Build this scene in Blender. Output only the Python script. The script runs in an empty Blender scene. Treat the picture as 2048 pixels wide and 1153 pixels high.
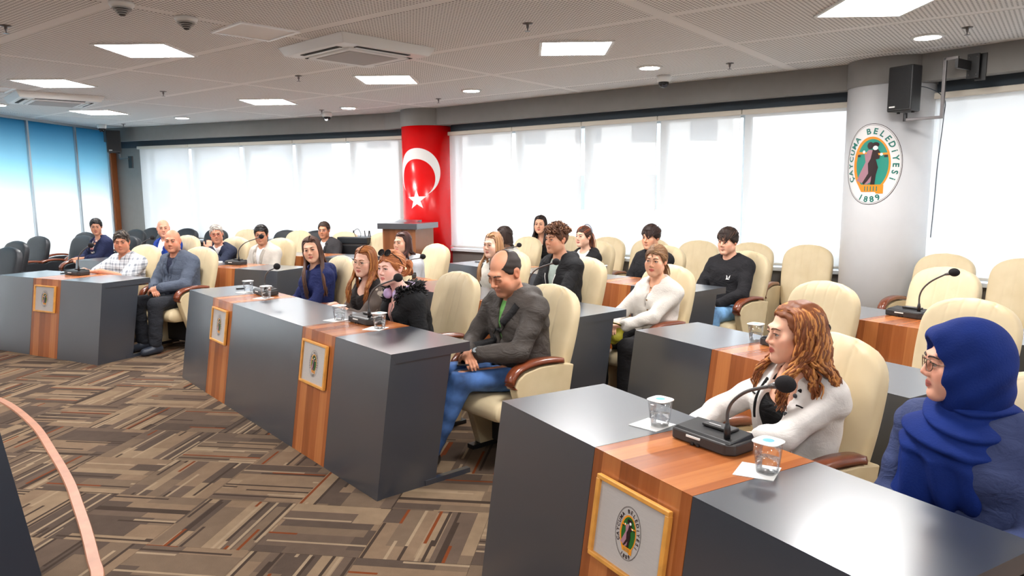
import bpy, bmesh, math, random
import numpy as np
from mathutils import Vector, Matrix

SC = bpy.context.scene
COL = SC.collection
random.seed(7)
rng = np.random.default_rng(7)

# ---------------------------------------------------------------- camera, world, exposure
F_PX, PITCH, ROLL, CAM_Z = 1465.19, 0.133017, -0.00766, 1.682
cam_d = bpy.data.cameras.new('camera')
cam_d.sensor_width = 36.0
cam_d.lens = F_PX * 36.0 / 2048.0
cam_d.clip_start, cam_d.clip_end = 0.05, 300.0
cam = bpy.data.objects.new('camera', cam_d)
COL.objects.link(cam)
cam.matrix_world = (Matrix.Translation((0, 0, CAM_Z)) @ Matrix.Rotation(math.pi / 2 - PITCH, 4, 'X')
                    @ Matrix.Rotation(ROLL, 4, 'Z'))
SC.camera = cam

world = bpy.data.worlds.new('overcast_sky')
SC.world = world
world.use_nodes = True
wbg = world.node_tree.nodes['Background']
wbg.inputs[0].default_value = (0.93, 0.96, 1.0, 1)
wbg.inputs[1].default_value = 8.0

SC.view_settings.view_transform = 'Standard'
SC.view_settings.look = 'None'
SC.view_settings.exposure = 0.55
SC.view_settings.gamma = 1.0
SC.view_settings.use_curve_mapping = False
SC.cycles.max_bounces = 8
SC.cycles.diffuse_bounces = 4
SC.cycles.transparent_max_bounces = 12
SC.cycles.sample_clamp_indirect = 6.0
LAMP_PANEL = 46.0        # radiance of the square ceiling panels
LAMP_DOWN = 40.0        # radiance of the round downlights

# ---------------------------------------------------------------- helpers
def srgb(r, g, b):
    def f(c):
        c /= 255.0
        return c / 12.92 if c <= 0.04045 else ((c + 0.055) / 1.055) ** 2.4
    return (f(r), f(g), f(b), 1.0)

def smooth(me, on=True):
    me.polygons.foreach_set('use_smooth', [on] * len(me.polygons))

def link(name, me, mat=None, parent=None, loc=None, rz=None):
    o = bpy.data.objects.new(name, me)
    COL.objects.link(o)
    if mat is not None and me is not None and not me.materials:
        me.materials.append(mat)
    if parent is not None:
        o.parent = parent
    if loc is not None:
        o.location = loc
    if rz is not None:
        o.rotation_euler = (0, 0, rz)
    return o

def empty(name, loc=(0, 0, 0), rz=0.0):
    o = bpy.data.objects.new(name, None)
    COL.objects.link(o)
    o.location = loc
    o.rotation_euler = (0, 0, rz)
    o.empty_display_size = 0.1
    return o

def tag(o, label, cat, group=None, kind=None):
    o['label'] = label
    o['category'] = cat
    if group:
        o['group'] = group
    if kind:
        o['kind'] = kind
    return o

def struct(o, label=None):
    o['kind'] = 'structure'
    if label:
        o['label'] = label
    return o

def copy_tree(o, parent=None):
    c = o.copy()
    COL.objects.link(c)
    c.parent = parent
    for ch in o.children:
        copy_tree(ch, c)
    return c

def mesh_np(name, v, f, sm=True, col=None):
    """vertices (N,3), faces list of arrays of equal length or list of tuples"""
    me = bpy.data.meshes.new(name)
    v = np.asarray(v, np.float32)
    if isinstance(f, np.ndarray):
        n = f.shape[1]
        me.vertices.add(len(v)); me.vertices.foreach_set('co', v.ravel())
        me.loops.add(f.size); me.loops.foreach_set('vertex_index', f.astype(np.int32).ravel())
        me.polygons.add(len(f))
        me.polygons.foreach_set('loop_start', np.arange(0, f.size, n, dtype=np.int32))
        me.polygons.foreach_set('loop_total', np.full(len(f), n, np.int32))
        me.update(calc_edges=True)
    else:
        me.from_pydata([tuple(p) for p in v.tolist()], [], [tuple(q) for q in f])
        me.update()
    smooth(me, sm)
    if col is not None:
        a = me.color_attributes.new('Col', 'FLOAT_COLOR', 'POINT')
        c = np.ones((len(v), 4), np.float32)
        c[:, :3] = np.asarray(col, np.float32)[:, :3]
        a.data.foreach_set('color', c.ravel())
    return me

class MB:
    """collects simple shapes into one mesh"""
    def __init__(s):
        s.v, s.f = [], []
    def add(s, v, f):
        n = len(s.v)
        s.v += [tuple(p) for p in v]
        s.f += [tuple(i + n for i in q) for q in f]
        return s
    def box(s, x0, x1, y0, y1, z0, z1):
        return s.hexa([(x0, y0, z0), (x1, y0, z0), (x1, y1, z0), (x0, y1, z0)],
                      [(x0, y0, z1), (x1, y0, z1), (x1, y1, z1), (x0, y1, z1)])
    def hexa(s, lo, hi):
        return s.add(list(lo) + list(hi), [(3, 2, 1, 0), (4, 5, 6, 7), (0, 1, 5, 4), (1, 2, 6, 5), (2, 3, 7, 6), (3, 0, 4, 7)])
    def prism(s, poly, axis, a, b):
        """poly: 2D points; extruded along axis 0/1/2 from a to b"""
        def P(p, t):
            q = [0, 0, 0]; k = [i for i in range(3) if i != axis]
            q[k[0]], q[k[1]], q[axis] = p[0], p[1], t
            return tuple(q)
        n = len(poly)
        v = [P(p, a) for p in poly] + [P(p, b) for p in poly]
        f = [tuple(range(n)), tuple(range(2 * n - 1, n - 1, -1))]
        f += [(i, i + n, (i + 1) % n + n, (i + 1) % n) for i in range(n)]
        return s.add(v, f)
    def tube(s, pts, r, n=8, cap=True):
        pts = [Vector(p) for p in pts]
        rs = r if isinstance(r, (list, tuple)) else [r] * len(pts)
        v, f = [], []
        t = (pts[1] - pts[0]).normalized()
        up = Vector((0, 0, 1)) if abs(t.z) < 0.9 else Vector((1, 0, 0))
        nrm = t.cross(up).normalized()
        for i, p in enumerate(pts):
            if i == 0: d = pts[1] - p
            elif i == len(pts) - 1: d = p - pts[i - 1]
            else: d = pts[i + 1] - pts[i - 1]
            d.normalize()
            nrm = (nrm - d * nrm.dot(d)).normalized()
            b = d.cross(nrm)
            for k in range(n):
                a = 2 * math.pi * k / n
                v.append(p + (nrm * math.cos(a) + b * math.sin(a)) * rs[i])
        for i in range(len(pts) - 1):
            for k in range(n):
                f.append((i * n + k, i * n + (k + 1) % n, (i + 1) * n + (k + 1) % n, (i + 1) * n + k))
        if cap:
            f.append(tuple(range(n - 1, -1, -1)))
            f.append(tuple((len(pts) - 1) * n + k for k in range(n)))
        return s.add(v, f)
    def lathe(s, prof, n=24, c=(0, 0, 0), axis=2):
        """prof: list of (r, h)"""
        v, f = [], []
        for r, h in prof:
            for k in range(n):
                a = 2 * math.pi * k / n
                p = [r * math.cos(a), r * math.sin(a), h]
                if axis == 0: p = [h, p[0], p[1]]
                elif axis == 1: p = [p[1], h, p[0]]
                v.append((p[0] + c[0], p[1] + c[1], p[2] + c[2]))
        for i in range(len(prof) - 1):
            for k in range(n):
                f.append((i * n + k, i * n + (k + 1) % n, (i + 1) * n + (k + 1) % n, (i + 1) * n + k))
        f.append(tuple(range(n - 1, -1, -1)))
        f.append(tuple((len(prof) - 1) * n + k for k in range(n)))
        return s.add(v, f)
    def ball(s, c, r, n=12, m=8):
        r = (r, r, r) if not isinstance(r, (tuple, list)) else r
        v, f = [], []
        for i in range(m + 1):
            th = math.pi * (0.02 + 0.96 * i / m)
            for k in range(n):
                a = 2 * math.pi * k / n
                v.append((c[0] + r[0] * math.sin(th) * math.cos(a), c[1] + r[1] * math.sin(th) * math.sin(a), c[2] + r[2] * math.cos(th)))
        for i in range(m):
            for k in range(n):
                f.append((i * n + k, (i + 1) * n + k, (i + 1) * n + (k + 1) % n, i * n + (k + 1) % n))
        f.append(tuple(range(n))); f.append(tuple(m * n + k for k in range(n - 1, -1, -1)))
        return s.add(v, f)
    def xf(s, fn):
        s.v = [tuple(fn(p)) for p in s.v]
        return s
    def mesh(s, name, sm=False):
        me = bpy.data.meshes.new(name)
        me.from_pydata(s.v, [], s.f)
        bm = bmesh.new(); bm.from_mesh(me)
        bmesh.ops.recalc_face_normals(bm, faces=bm.faces)
        bm.to_mesh(me); bm.free()
        smooth(me, sm)
        return me
    def build(s, name, mat, parent=None, sm=False, bevel=0.0, seg=2):
        me = s.mesh(name, sm)
        if bevel:
            bm = bmesh.new(); bm.from_mesh(me)
            bmesh.ops.bevel(bm, geom=[e for e in bm.edges if len(e.link_faces) == 2 and e.calc_face_angle(0) > 0.5], offset=bevel, segments=seg, affect='EDGES', profile=0.5)
            bm.to_mesh(me); bm.free()
            smooth(me, sm)
        return link(name, me, mat, parent)

# ---------------------------------------------------------------- materials
MATS = {}
class NT:
    def __init__(s, m):
        s.t = m.node_tree; s.n = s.t.nodes; s.l = s.t.links
    def new(s, k, **kw):
        n = s.n.new(k)
        for a, b in kw.items():
            setattr(n, a, b)
        return n
    def put(s, sock, val):
        if hasattr(val, 'is_output') or hasattr(val, 'links'):
            s.l.new(val, sock)
        else:
            sock.default_value = val
    def math(s, op, a, b=0.0, c=None, clamp=False):
        n = s.new('ShaderNodeMath', operation=op); n.use_clamp = clamp
        s.put(n.inputs[0], a); s.put(n.inputs[1], b)
        if c is not None: s.put(n.inputs[2], c)
        return n.outputs[0]
    def mix(s, fac, a, b):
        n = s.new('ShaderNodeMix', data_type='RGBA')
        s.put(n.inputs[0], fac); s.put(n.inputs[6], a); s.put(n.inputs[7], b)
        return n.outputs[2]
    def ramp(s, fac, stops, interp='LINEAR'):
        n = s.new('ShaderNodeValToRGB'); cr = n.color_ramp; cr.interpolation = interp
        while len(cr.elements) > 1: cr.elements.remove(cr.elements[-1])
        cr.elements[0].position, cr.elements[0].color = stops[0][0], stops[0][1]
        for p, c in stops[1:]:
            e = cr.elements.new(p); e.color = c
        s.put(n.inputs[0], fac)
        return n.outputs[0]
    def coord(s, which='Object', scale=(1, 1, 1), loc=(0, 0, 0), rot=(0, 0, 0)):
        c = s.new('ShaderNodeTexCoord'); m = s.new('ShaderNodeMapping')
        m.inputs['Scale'].default_value = scale; m.inputs['Location'].default_value = loc
        m.inputs['Rotation'].default_value = rot
        s.l.new(c.outputs[which], m.inputs[0])
        return m.outputs[0]
    def noise(s, vec, scale, detail=3.0, rough=0.5):
        n = s.new('ShaderNodeTexNoise')
        n.inputs['Scale'].default_value = scale; n.inputs['Detail'].default_value = detail; n.inputs['Roughness'].default_value = rough
        if vec is not None: s.l.new(vec, n.inputs['Vector'])
        return n.outputs['Fac']
    def bump(s, h, strength=0.2, dist=0.01):
        n = s.new('ShaderNodeBump')
        n.inputs['Strength'].default_value = strength; n.inputs['Distance'].default_value = dist
        s.l.new(h, n.inputs['Height'])
        return n.outputs[0]

def pbr(name, col, rough=0.5, spec=0.5, metal=0.0, noise=0.0, nscale=8.0, bump=0.0, bscale=60.0, sheen=0.0, coat=0.0, stretch=(1, 1, 1), sub=0.0):
    if name in MATS: return MATS[name]
    m = bpy.data.materials.new(name); m.use_nodes = True
    t = NT(m); b = t.n['Principled BSDF']
    b.inputs['Base Color'].default_value = col
    b.inputs['Roughness'].default_value = rough
    b.inputs['Specular IOR Level'].default_value = spec
    b.inputs['Metallic'].default_value = metal
    if sheen: b.inputs['Sheen Weight'].default_value = sheen
    if coat:
        b.inputs['Coat Weight'].default_value = coat; b.inputs['Coat Roughness'].default_value = 0.12
    if sub:
        b.inputs['Subsurface Weight'].default_value = sub; b.inputs['Subsurface Radius'].default_value = (0.01, 0.004, 0.002)
    if noise or bump:
        vec = t.coord('Object', stretch)
        if noise:
            f = t.noise(vec, nscale, 4)
            lo = tuple(c * (1 - noise) for c in col[:3]) + (1,)
            hi = tuple(min(1, c * (1 + noise)) for c in col[:3]) + (1,)
            t.l.new(t.ramp(f, [(0.3, lo), (0.7, hi)]), b.inputs['Base Color'])
        if bump:
            t.l.new(t.bump(t.noise(vec, bscale, 3), bump, 0.004), b.inputs['Normal'])
    m.diffuse_color = col
    MATS[name] = m
    return m

def emit(name, col, strength):
    m = bpy.data.materials.new(name); m.use_nodes = True
    t = NT(m); b = t.n['Principled BSDF']
    b.inputs['Base Color'].default_value = (0.8, 0.8, 0.8, 1)
    b.inputs['Emission Color'].default_value = col
    b.inputs['Emission Strength'].default_value = strength
    MATS[name] = m
    return m

def mat_vcol(name, rough=0.5, spec=0.4, noise=0.12, nscale=30.0, bump=0.0, bscale=200.0, sub=0.0, stretch=(1, 1, 1)):
    if name in MATS: return MATS[name]
    m = bpy.data.materials.new(name); m.use_nodes = True
    t = NT(m); b = t.n['Principled BSDF']
    a = t.new('ShaderNodeVertexColor', layer_name='Col')
    vec = t.coord('Object', stretch)
    f = t.noise(vec, nscale, 3)
    hsv = t.new('ShaderNodeHueSaturation')
    t.l.new(a.outputs[0], hsv.inputs['Color'])
    t.l.new(t.math('MULTIPLY_ADD', f, 2 * noise, 1 - noise), hsv.inputs['Value'])
    t.l.new(hsv.outputs[0], b.inputs['Base Color'])
    b.inputs['Roughness'].default_value = rough
    b.inputs['Specular IOR Level'].default_value = spec
    if sub:
        b.inputs['Subsurface Weight'].default_value = sub; b.inputs['Subsurface Radius'].default_value = (0.012, 0.005, 0.003)
    if bump:
        t.l.new(t.bump(t.noise(vec, bscale, 2), bump, 0.002), b.inputs['Normal'])
    MATS[name] = m
    return m

def mat_wood(name, tones, strip=0.095, rough=0.24, along='yz'):
    m = bpy.data.materials.new(name); m.use_nodes = True
    t = NT(m); b = t.n['Principled BSDF']
    c = t.new('ShaderNodeTexCoord'); sp = t.new('ShaderNodeSeparateXYZ')
    t.l.new(c.outputs['Object'], sp.inputs[0])
    st = t.math('FLOOR', t.math('DIVIDE', t.math('ADD', sp.outputs[0], 10.03), strip))
    wn = t.new('ShaderNodeTexWhiteNoise', noise_dimensions='1D')
    t.l.new(st, wn.inputs['W'])
    mp = t.new('ShaderNodeMapping'); mp.inputs['Scale'].default_value = (38, 2.2, 2.2) if along == 'yz' else (2.2, 38, 38)
    t.l.new(c.outputs['Object'], mp.inputs[0])
    g = t.noise(mp.outputs[0], 1.0, 5, 0.6)
    f = t.math('ADD', t.math('MULTIPLY', wn.outputs[0], 0.55), t.math('MULTIPLY', g, 0.5))
    t.l.new(t.ramp(f, [(0.15, tones[0]), (0.5, tones[1]), (0.85, tones[2])]), b.inputs['Base Color'])
    b.inputs['Roughness'].default_value = rough
    t.l.new(t.bump(g, 0.05, 0.002), b.inputs['Normal'])
    MATS[name] = m
    return m

M_DESK = pbr('anthracite_laminate', srgb(45, 51, 61), 0.38, 0.7, noise=0.04, nscale=3, coat=1.0)
M_DESK.node_tree.nodes['Principled BSDF'].inputs['Coat IOR'].default_value = 1.75
M_DESK.node_tree.nodes['Principled BSDF'].inputs['Coat Roughness'].default_value = 0.22
M_WOODV = mat_wood('walnut_veneer', [srgb(128, 70, 36), srgb(164, 94, 50), srgb(192, 122, 70)])
M_WOODARM = pbr('armrest_wood', srgb(118, 58, 32), 0.28, 0.5, noise=0.25, nscale=14, stretch=(6, 1, 6), coat=0.4)
M_OAKFRAME = pbr('plaque_frame_wood', srgb(226, 160, 74), 0.35, 0.5, noise=0.12, nscale=20)
M_PLATE = pbr('brushed_plate', srgb(190, 184, 180), 0.45, 0.5, noise=0.04, nscale=40, stretch=(1, 1, 12))
M_WALLG = pbr('grey_paint', srgb(136, 133, 130), 0.6, 0.3, noise=0.03)
M_LINTEL = pbr('dark_lintel', srgb(70, 78, 86), 0.6, 0.3)
M_WHITEP = pbr('white_paint', srgb(222, 222, 224), 0.38, 0.4, noise=0.015)
M_LOWWALL = pbr('low_wall_panel', srgb(126, 120, 116), 0.5, 0.3)
M_SILL = pbr('sill_white', srgb(225, 228, 232), 0.4)
M_ALU = pbr('aluminium', srgb(190, 196, 200), 0.35, 0.5, metal=0.7)
M_WHITEPL = pbr('white_plastic', srgb(232, 232, 230), 0.4)
M_GREYPL = pbr('grey_plastic', srgb(182, 180, 178), 0.5)
M_BLACKPL = pbr('black_plastic', srgb(30, 30, 32), 0.4, noise=0.1, nscale=20)
M_DARKPL = pbr('charcoal_plastic', srgb(52, 50, 50), 0.42)
M_FOAM = pbr('mic_foam', srgb(38, 36, 38), 0.9, 0.2, bump=0.5, bscale=400)
M_STEEL = pbr('steel', srgb(120, 116, 116), 0.35, 0.5, metal=0.8)
M_PAPER = pbr('paper_white', srgb(244, 243, 240), 0.7)
M_RED = pbr('flag_red', srgb(226, 8, 14), 0.22, 0.5, noise=0.02)
M_FLAGW = pbr('flag_white', srgb(245, 242, 240), 0.3)
M_TRIMW = pbr('floor_trim_wood', srgb(178, 122, 92), 0.4, noise=0.15, nscale=9)
M_BLACKV = pbr('black_leather', srgb(44, 46, 50), 0.45, 0.4, noise=0.08, nscale=10, bump=0.15, bscale=250)
M_GREENL = pbr('emblem_green', srgb(20, 122, 108), 0.4)
M_TEAL = pbr('emblem_teal', srgb(26, 150, 130), 0.4)
M_ORANGE = pbr('emblem_orange', srgb(242, 152, 22), 0.4)
M_PINK = pbr('emblem_mauve', srgb(176, 128, 142), 0.4)
M_INK = pbr('emblem_black', srgb(40, 16, 18), 0.4)
M_FACE = pbr('emblem_white', srgb(248, 246, 246), 0.4)

def cream_mat():
    m = bpy.data.materials.new('cream_leather'); m.use_nodes = True
    t = NT(m); b = t.n['Principled BSDF']
    vec = t.coord('Object', (1, 1, 1))
    f = t.noise(vec, 5, 3)
    t.l.new(t.ramp(f, [(0.3, srgb(204, 184, 146)), (0.7, srgb(216, 198, 162))]), b.inputs['Base Color'])
    b.inputs['Roughness'].default_value = 0.48
    b.inputs['Specular IOR Level'].default_value = 0.35
    t.l.new(t.bump(t.noise(vec, 260, 2), 0.08, 0.002), b.inputs['Normal'])
    MATS['cream'] = m
    return m
M_CREAM = cream_mat()
def cream_channel():
    m = M_CREAM.copy(); m.name = 'cream_leather_channelled'
    t = NT(m); b = t.n['Principled BSDF']
    c = t.new('ShaderNodeTexCoord'); sp = t.new('ShaderNodeSeparateXYZ'); t.l.new(c.outputs['Object'], sp.inputs[0])
    ax = t.math('ABSOLUTE', sp.outputs[0])
    g = None
    for x0 in (0.042, 0.118):
        d = t.math('DIVIDE', t.math('SUBTRACT', ax, x0), 0.009)
        e = t.math('POWER', 2.718, t.math('MULTIPLY', t.math('MULTIPLY', d, d), -1.0))
        g = e if g is None else t.math('ADD', g, e)
    bp = t.bump(t.math('MULTIPLY', g, -1.0), 0.35, 0.007)
    t.l.new(bp, b.inputs['Normal'])
    return m
M_CREAMB = cream_channel()

def thin_glass(name, tint=(0.95, 0.98, 1, 1), gloss=0.1, rough=0.02):
    m = bpy.data.materials.new(name); m.use_nodes = True
    t = NT(m); t.n.remove(t.n['Principled BSDF'])
    a = t.new('ShaderNodeBsdfTransparent'); a.inputs[0].default_value = tint
    g = t.new('ShaderNodeBsdfGlossy'); g.inputs['Roughness'].default_value = rough
    fr = t.new('ShaderNodeFresnel'); fr.inputs[0].default_value = 1.45
    mx = t.new('ShaderNodeMixShader')
    t.l.new(t.math('ADD', t.math('MULTIPLY', fr.outputs[0], 0.6), gloss, clamp=True), mx.inputs[0])
    t.l.new(a.outputs[0], mx.inputs[1]); t.l.new(g.outputs[0], mx.inputs[2])
    t.l.new(mx.outputs[0], t.n['Material Output'].inputs[0])
    MATS[name] = m
    return m
M_PANE = thin_glass('window_glass', (0.93, 0.97, 1, 1), 0.0)
M_CUP = thin_glass('clear_plastic', (0.97, 0.98, 0.99, 1), 0.04, 0.10)
M_WATER = thin_glass('bottled_water', (0.97, 0.98, 0.99, 1), 0.0)

def cloth_through(name, trans, refl, clear):
    """translucent sheet: light passes through diffusely, a little passes straight"""
    m = bpy.data.materials.new(name); m.use_nodes = True
    t = NT(m); t.n.remove(t.n['Principled BSDF'])
    tr = t.new('ShaderNodeBsdfTranslucent'); tr.inputs[0].default_value = trans
    df = t.new('ShaderNodeBsdfDiffuse'); df.inputs[0].default_value = refl
    ad = t.new('ShaderNodeAddShader')
    t.l.new(tr.outputs[0], ad.inputs[0]); t.l.new(df.outputs[0], ad.inputs[1])
    if clear:
        cl = t.new('ShaderNodeBsdfTransparent')
        mx = t.new('ShaderNodeMixShader'); mx.inputs[0].default_value = clear
        t.l.new(ad.outputs[0], mx.inputs[1]); t.l.new(cl.outputs[0], mx.inputs[2])
        t.l.new(mx.outputs[0], t.n['Material Output'].inputs[0])
    else:
        t.l.new(ad.outputs[0], t.n['Material Output'].inputs[0])
    MATS[name] = m
    return m
M_BLIND = cloth_through('blind_fabric', (0.125, 0.125, 0.124, 1), (0.62, 0.62, 0.61, 1), 0.085)
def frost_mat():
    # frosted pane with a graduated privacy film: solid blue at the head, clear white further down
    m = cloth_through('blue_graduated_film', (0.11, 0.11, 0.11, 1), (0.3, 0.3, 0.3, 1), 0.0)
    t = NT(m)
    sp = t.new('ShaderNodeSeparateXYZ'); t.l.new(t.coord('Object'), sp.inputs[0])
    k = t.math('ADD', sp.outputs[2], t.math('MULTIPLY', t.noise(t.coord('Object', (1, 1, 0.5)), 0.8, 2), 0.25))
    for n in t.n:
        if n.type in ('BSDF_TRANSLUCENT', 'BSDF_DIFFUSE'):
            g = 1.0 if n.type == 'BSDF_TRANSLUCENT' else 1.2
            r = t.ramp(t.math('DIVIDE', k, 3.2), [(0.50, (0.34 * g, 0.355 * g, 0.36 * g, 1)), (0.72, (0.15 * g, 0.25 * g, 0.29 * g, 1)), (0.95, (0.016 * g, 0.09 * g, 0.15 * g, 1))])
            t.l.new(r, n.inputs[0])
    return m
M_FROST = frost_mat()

def carpet_mat():
    m = bpy.data.materials.new('striped_carpet'); m.use_nodes = True
    t = NT(m); b = t.n['Principled BSDF']
    at = t.new('ShaderNodeAttribute', attribute_name='tl')
    sp = t.new('ShaderNodeSeparateXYZ'); t.l.new(at.outputs['Vector'], sp.inputs[0])
    oi = t.new('ShaderNodeObjectInfo')
    rnd = t.math('MULTIPLY', t.math('ADD', sp.outputs[2], oi.outputs['Random']), 517.3)
    x, y = sp.outputs[0], sp.outputs[1]
    def wn(a, bb):
        n = t.new('ShaderNodeTexWhiteNoise', noise_dimensions='2D')
        cb = t.new('ShaderNodeCombineXYZ')
        t.put(cb.inputs[0], a); t.put(cb.inputs[1], bb)
        t.l.new(cb.outputs[0], n.inputs['Vector'])
        return n.outputs['Value']
    # broad bands, warped so that widths differ
    yw = t.math('ADD', y, t.math('MULTIPLY', t.math('SINE', t.math('MULTIPLY_ADD', y, 19.0, rnd)), 0.022))
    row = t.math('FLOOR', t.math('MULTIPLY', yw, 11.0))
    seg = t.math('FLOOR', t.math('ADD', t.math('MULTIPLY', x, 2.1), wn(row, t.math('ADD', rnd, 3.3))))
    v1 = wn(t.math('ADD', row, t.math('MULTIPLY', seg, 31.7)), rnd)
    base = t.ramp(v1, [(0.0, srgb(88, 76, 68)), (0.22, srgb(102, 88, 78)), (0.42, srgb(118, 102, 88)), (0.64, srgb(134, 115, 98)), (0.84, srgb(146, 127, 108))], 'CONSTANT')
    fine = t.math('FLOOR', t.math('MULTIPLY', y, 62.0))
    seg2 = t.math('FLOOR', t.math('ADD', t.math('MULTIPLY', x, 1.6), wn(fine, rnd)))
    v2 = wn(t.math('ADD', fine, t.math('MULTIPLY', seg2, 57.1)), t.math('ADD', rnd, 9.0))
    light = t.math('GREATER_THAN', v2, 0.93)
    dark = t.math('LESS_THAN', v2, 0.08)
    red = t.math('LESS_THAN', t.math('ABSOLUTE', t.math('SUBTRACT', v2, 0.5)), 0.012)
    c = t.mix(light, base, srgb(160, 142, 122))
    c = t.mix(dark, c, srgb(68, 57, 50))
    c = t.mix(red, c, srgb(124, 76, 58))
    g = t.noise(t.coord('Object', (1, 1, 1)), 420, 2, 0.7)
    g2 = t.noise(t.coord('Object', (1, 1, 1)), 9, 3, 0.6)
    hs = t.new('ShaderNodeHueSaturation'); t.l.new(c, hs.inputs['Color']); hs.inputs['Saturation'].default_value = 1.18
    t.l.new(t.math('ADD', t.math('MULTIPLY_ADD', g, 0.8, 0.18), t.math('MULTIPLY', g2, 0.35)), hs.inputs['Value'])
    t.l.new(hs.outputs[0], b.inputs['Base Color'])
    b.inputs['Roughness'].default_value = 0.95
    b.inputs['Specular IOR Level'].default_value = 0.1
    t.l.new(t.bump(g, 0.5, 0.003), b.inputs['Normal'])
    MATS['carpet'] = m
    return m
M_CARPET = carpet_mat()

def perforated_mat():
    m = bpy.data.materials.new('perforated_gypsum'); m.use_nodes = True
    t = NT(m); b = t.n['Principled BSDF']
    c = t.new('ShaderNodeTexCoord'); sp = t.new('ShaderNodeSeparateXYZ'); t.l.new(c.outputs['Object'], sp.inputs[0])
    P = 0.030
    def cell(s_):
        return t.math('SUBTRACT', t.math('FRACT', t.math('DIVIDE', t.math('ADD', s_, 60.0), P)), 0.5)
    a, bb = cell(sp.outputs[0]), cell(sp.outputs[1])
    r = t.math('SQRT', t.math('ADD', t.math('MULTIPLY', a, a), t.math('MULTIPLY', bb, bb)))
    hole = t.math('LESS_THAN', r, 0.25)
    t.l.new(t.mix(hole, srgb(238, 236, 234), srgb(128, 125, 124)), b.inputs['Base Color'])
    b.inputs['Roughness'].default_value = 0.8
    b.inputs['Specular IOR Level'].default_value = 0.2
    MATS['perf'] = m
    return m
M_PERF = perforated_mat()
M_CEIL = pbr('ceiling_paint', srgb(240, 238, 236), 0.75, 0.2)
# ---------------------------------------------------------------- room outline
CEIL, BULK, HEAD_Z, SILL_Z = 2.90, 2.65, 2.54, 0.80
class Frame:
    def __init__(s, o, deg):
        s.a = math.radians(deg)
        s.o = np.array(o, float)
        s.u = np.array([math.cos(s.a), math.sin(s.a)])
        s.v = np.array([-s.u[1], s.u[0]])
    def at(s, t, off=0.0, z=0.0):
        p = s.o + s.u * t + s.v * off
        return (float(p[0]), float(p[1]), z)
    def to(s, p):
        d = np.array(p[:2]) - s.o
        return float(d @ s.u), float(d @ s.v)
def meet(f, g, offf=0.0, offg=0.0):
    p, q = f.o + f.v * offf, g.o + g.v * offg
    A = np.array([f.u, -g.u]).T
    k = np.linalg.solve(A, q - p)
    return p + f.u * k[0]
WL = Frame((-7.16, 13.96), -22.4)      # bulkhead face of the three window walls
WM = Frame((-1.05, 11.08), -38.48)
WR = Frame((3.76, 7.05), -53.7)
WG = Frame((-7.87, 11.37), 87.5)       # frosted partition, u runs away from the camera
RED_C, WHITE_C, COL_R = (-1.287, 11.48), (3.74, 7.38), 0.392
END_R = WR.at(4.6)
ROOM = [(-8.5, -3.2), (END_R[0], -3.2), END_R[:2], tuple(meet(WM, WR)), tuple(meet(WL, WM)), tuple(meet(WG, WL)), (WG.at(-14.6)[0], -3.2)]
ROOM = ROOM[1:]                          # convex, counter-clockwise
def clip(poly, hull=ROOM):
    out = [tuple(p[:2]) for p in poly]
    for i in range(len(hull)):
        a, b = hull[i], hull[(i + 1) % len(hull)]
        nx, ny = -(b[1] - a[1]), b[0] - a[0]
        res = []
        for j in range(len(out)):
            p, q = out[j], out[(j + 1) % len(out)]
            dp = (p[0] - a[0]) * nx + (p[1] - a[1]) * ny
            dq = (q[0] - a[0]) * nx + (q[1] - a[1]) * ny
            if dp >= 0: res.append(p)
            if (dp > 0 and dq < 0) or (dp < 0 and dq > 0):
                k = dp / (dp - dq)
                res.append((p[0] + (q[0] - p[0]) * k, p[1] + (q[1] - p[1]) * k))
        out = res
        if not out: return []
    return out
def outer(k):
    c = np.mean(np.array(ROOM), 0)
    return [tuple(c + (np.array(p) - c) * (1 + k / np.linalg.norm(np.array(p) - c))) for p in ROOM]

# floor slab with carpet tiles laid on it
floor = struct(MB().prism(outer(0.75), 2, -0.30, -0.008).build('floor', pbr('screed', srgb(80, 72, 66), 0.9)))
TS = 0.53
tf = Frame((-0.65, 3.72), -7.9)
def tile_mesh(polys):
    v, f, tl = [], [], []
    for poly, loc, rnd in polys:
        n = len(v)
        m = len(poly)
        for z in (-0.008, 0.0):
            for p, l in zip(poly, loc):
                v.append((p[0], p[1], z)); tl.append((l[0], l[1], rnd))
        f.append(tuple(n + m + i for i in range(m)))
        f += [(n + i, n + (i + 1) % m, n + m + (i + 1) % m, n + m + i) for i in range(m)]
    me = bpy.data.meshes.new('carpet_tile'); me.from_pydata(v, [], f); me.update()
    a = me.attributes.new('tl', 'FLOAT_VECTOR', 'POINT')
    a.data.foreach_set('vector', np.array(tl, np.float32).ravel())
    me.materials.append(M_CARPET)
    return me
h = TS / 2 - 0.0008
sq = [(-h, -h), (h, -h), (h, h), (-h, h)]
TILE = tile_mesh([(sq, sq, 0.0)])
full, rest = [], []
cp_, sp_ = math.cos(PITCH), math.sin(PITCH)
for i in range(-26, 26):
    for j in range(-26, 28):
        cx, cy, _ = tf.at((i + 0.5) * TS, (j + 0.5) * TS)
        cor = [tf.at((i + 0.5) * TS + a, (j + 0.5) * TS + b)[:2] for a, b in sq]
        pol = clip(cor)
        if len(pol) < 3: continue
        odd = (i + j) % 2
        inside = len(pol) == 4 and max(math.dist(p, q) for p, q in zip(sorted(pol), sorted(cor))) < 1e-6
        full_item = (cx, cy, odd, pol, inside)
        vis = cy > 1.6 and abs(cx) < 0.75 * cy + 0.6
        (full if inside and vis else rest).append(full_item)
full.sort(key=lambda q: math.hypot(q[0], q[1]))
rest += full[300:]; full = full[:300]
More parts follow.
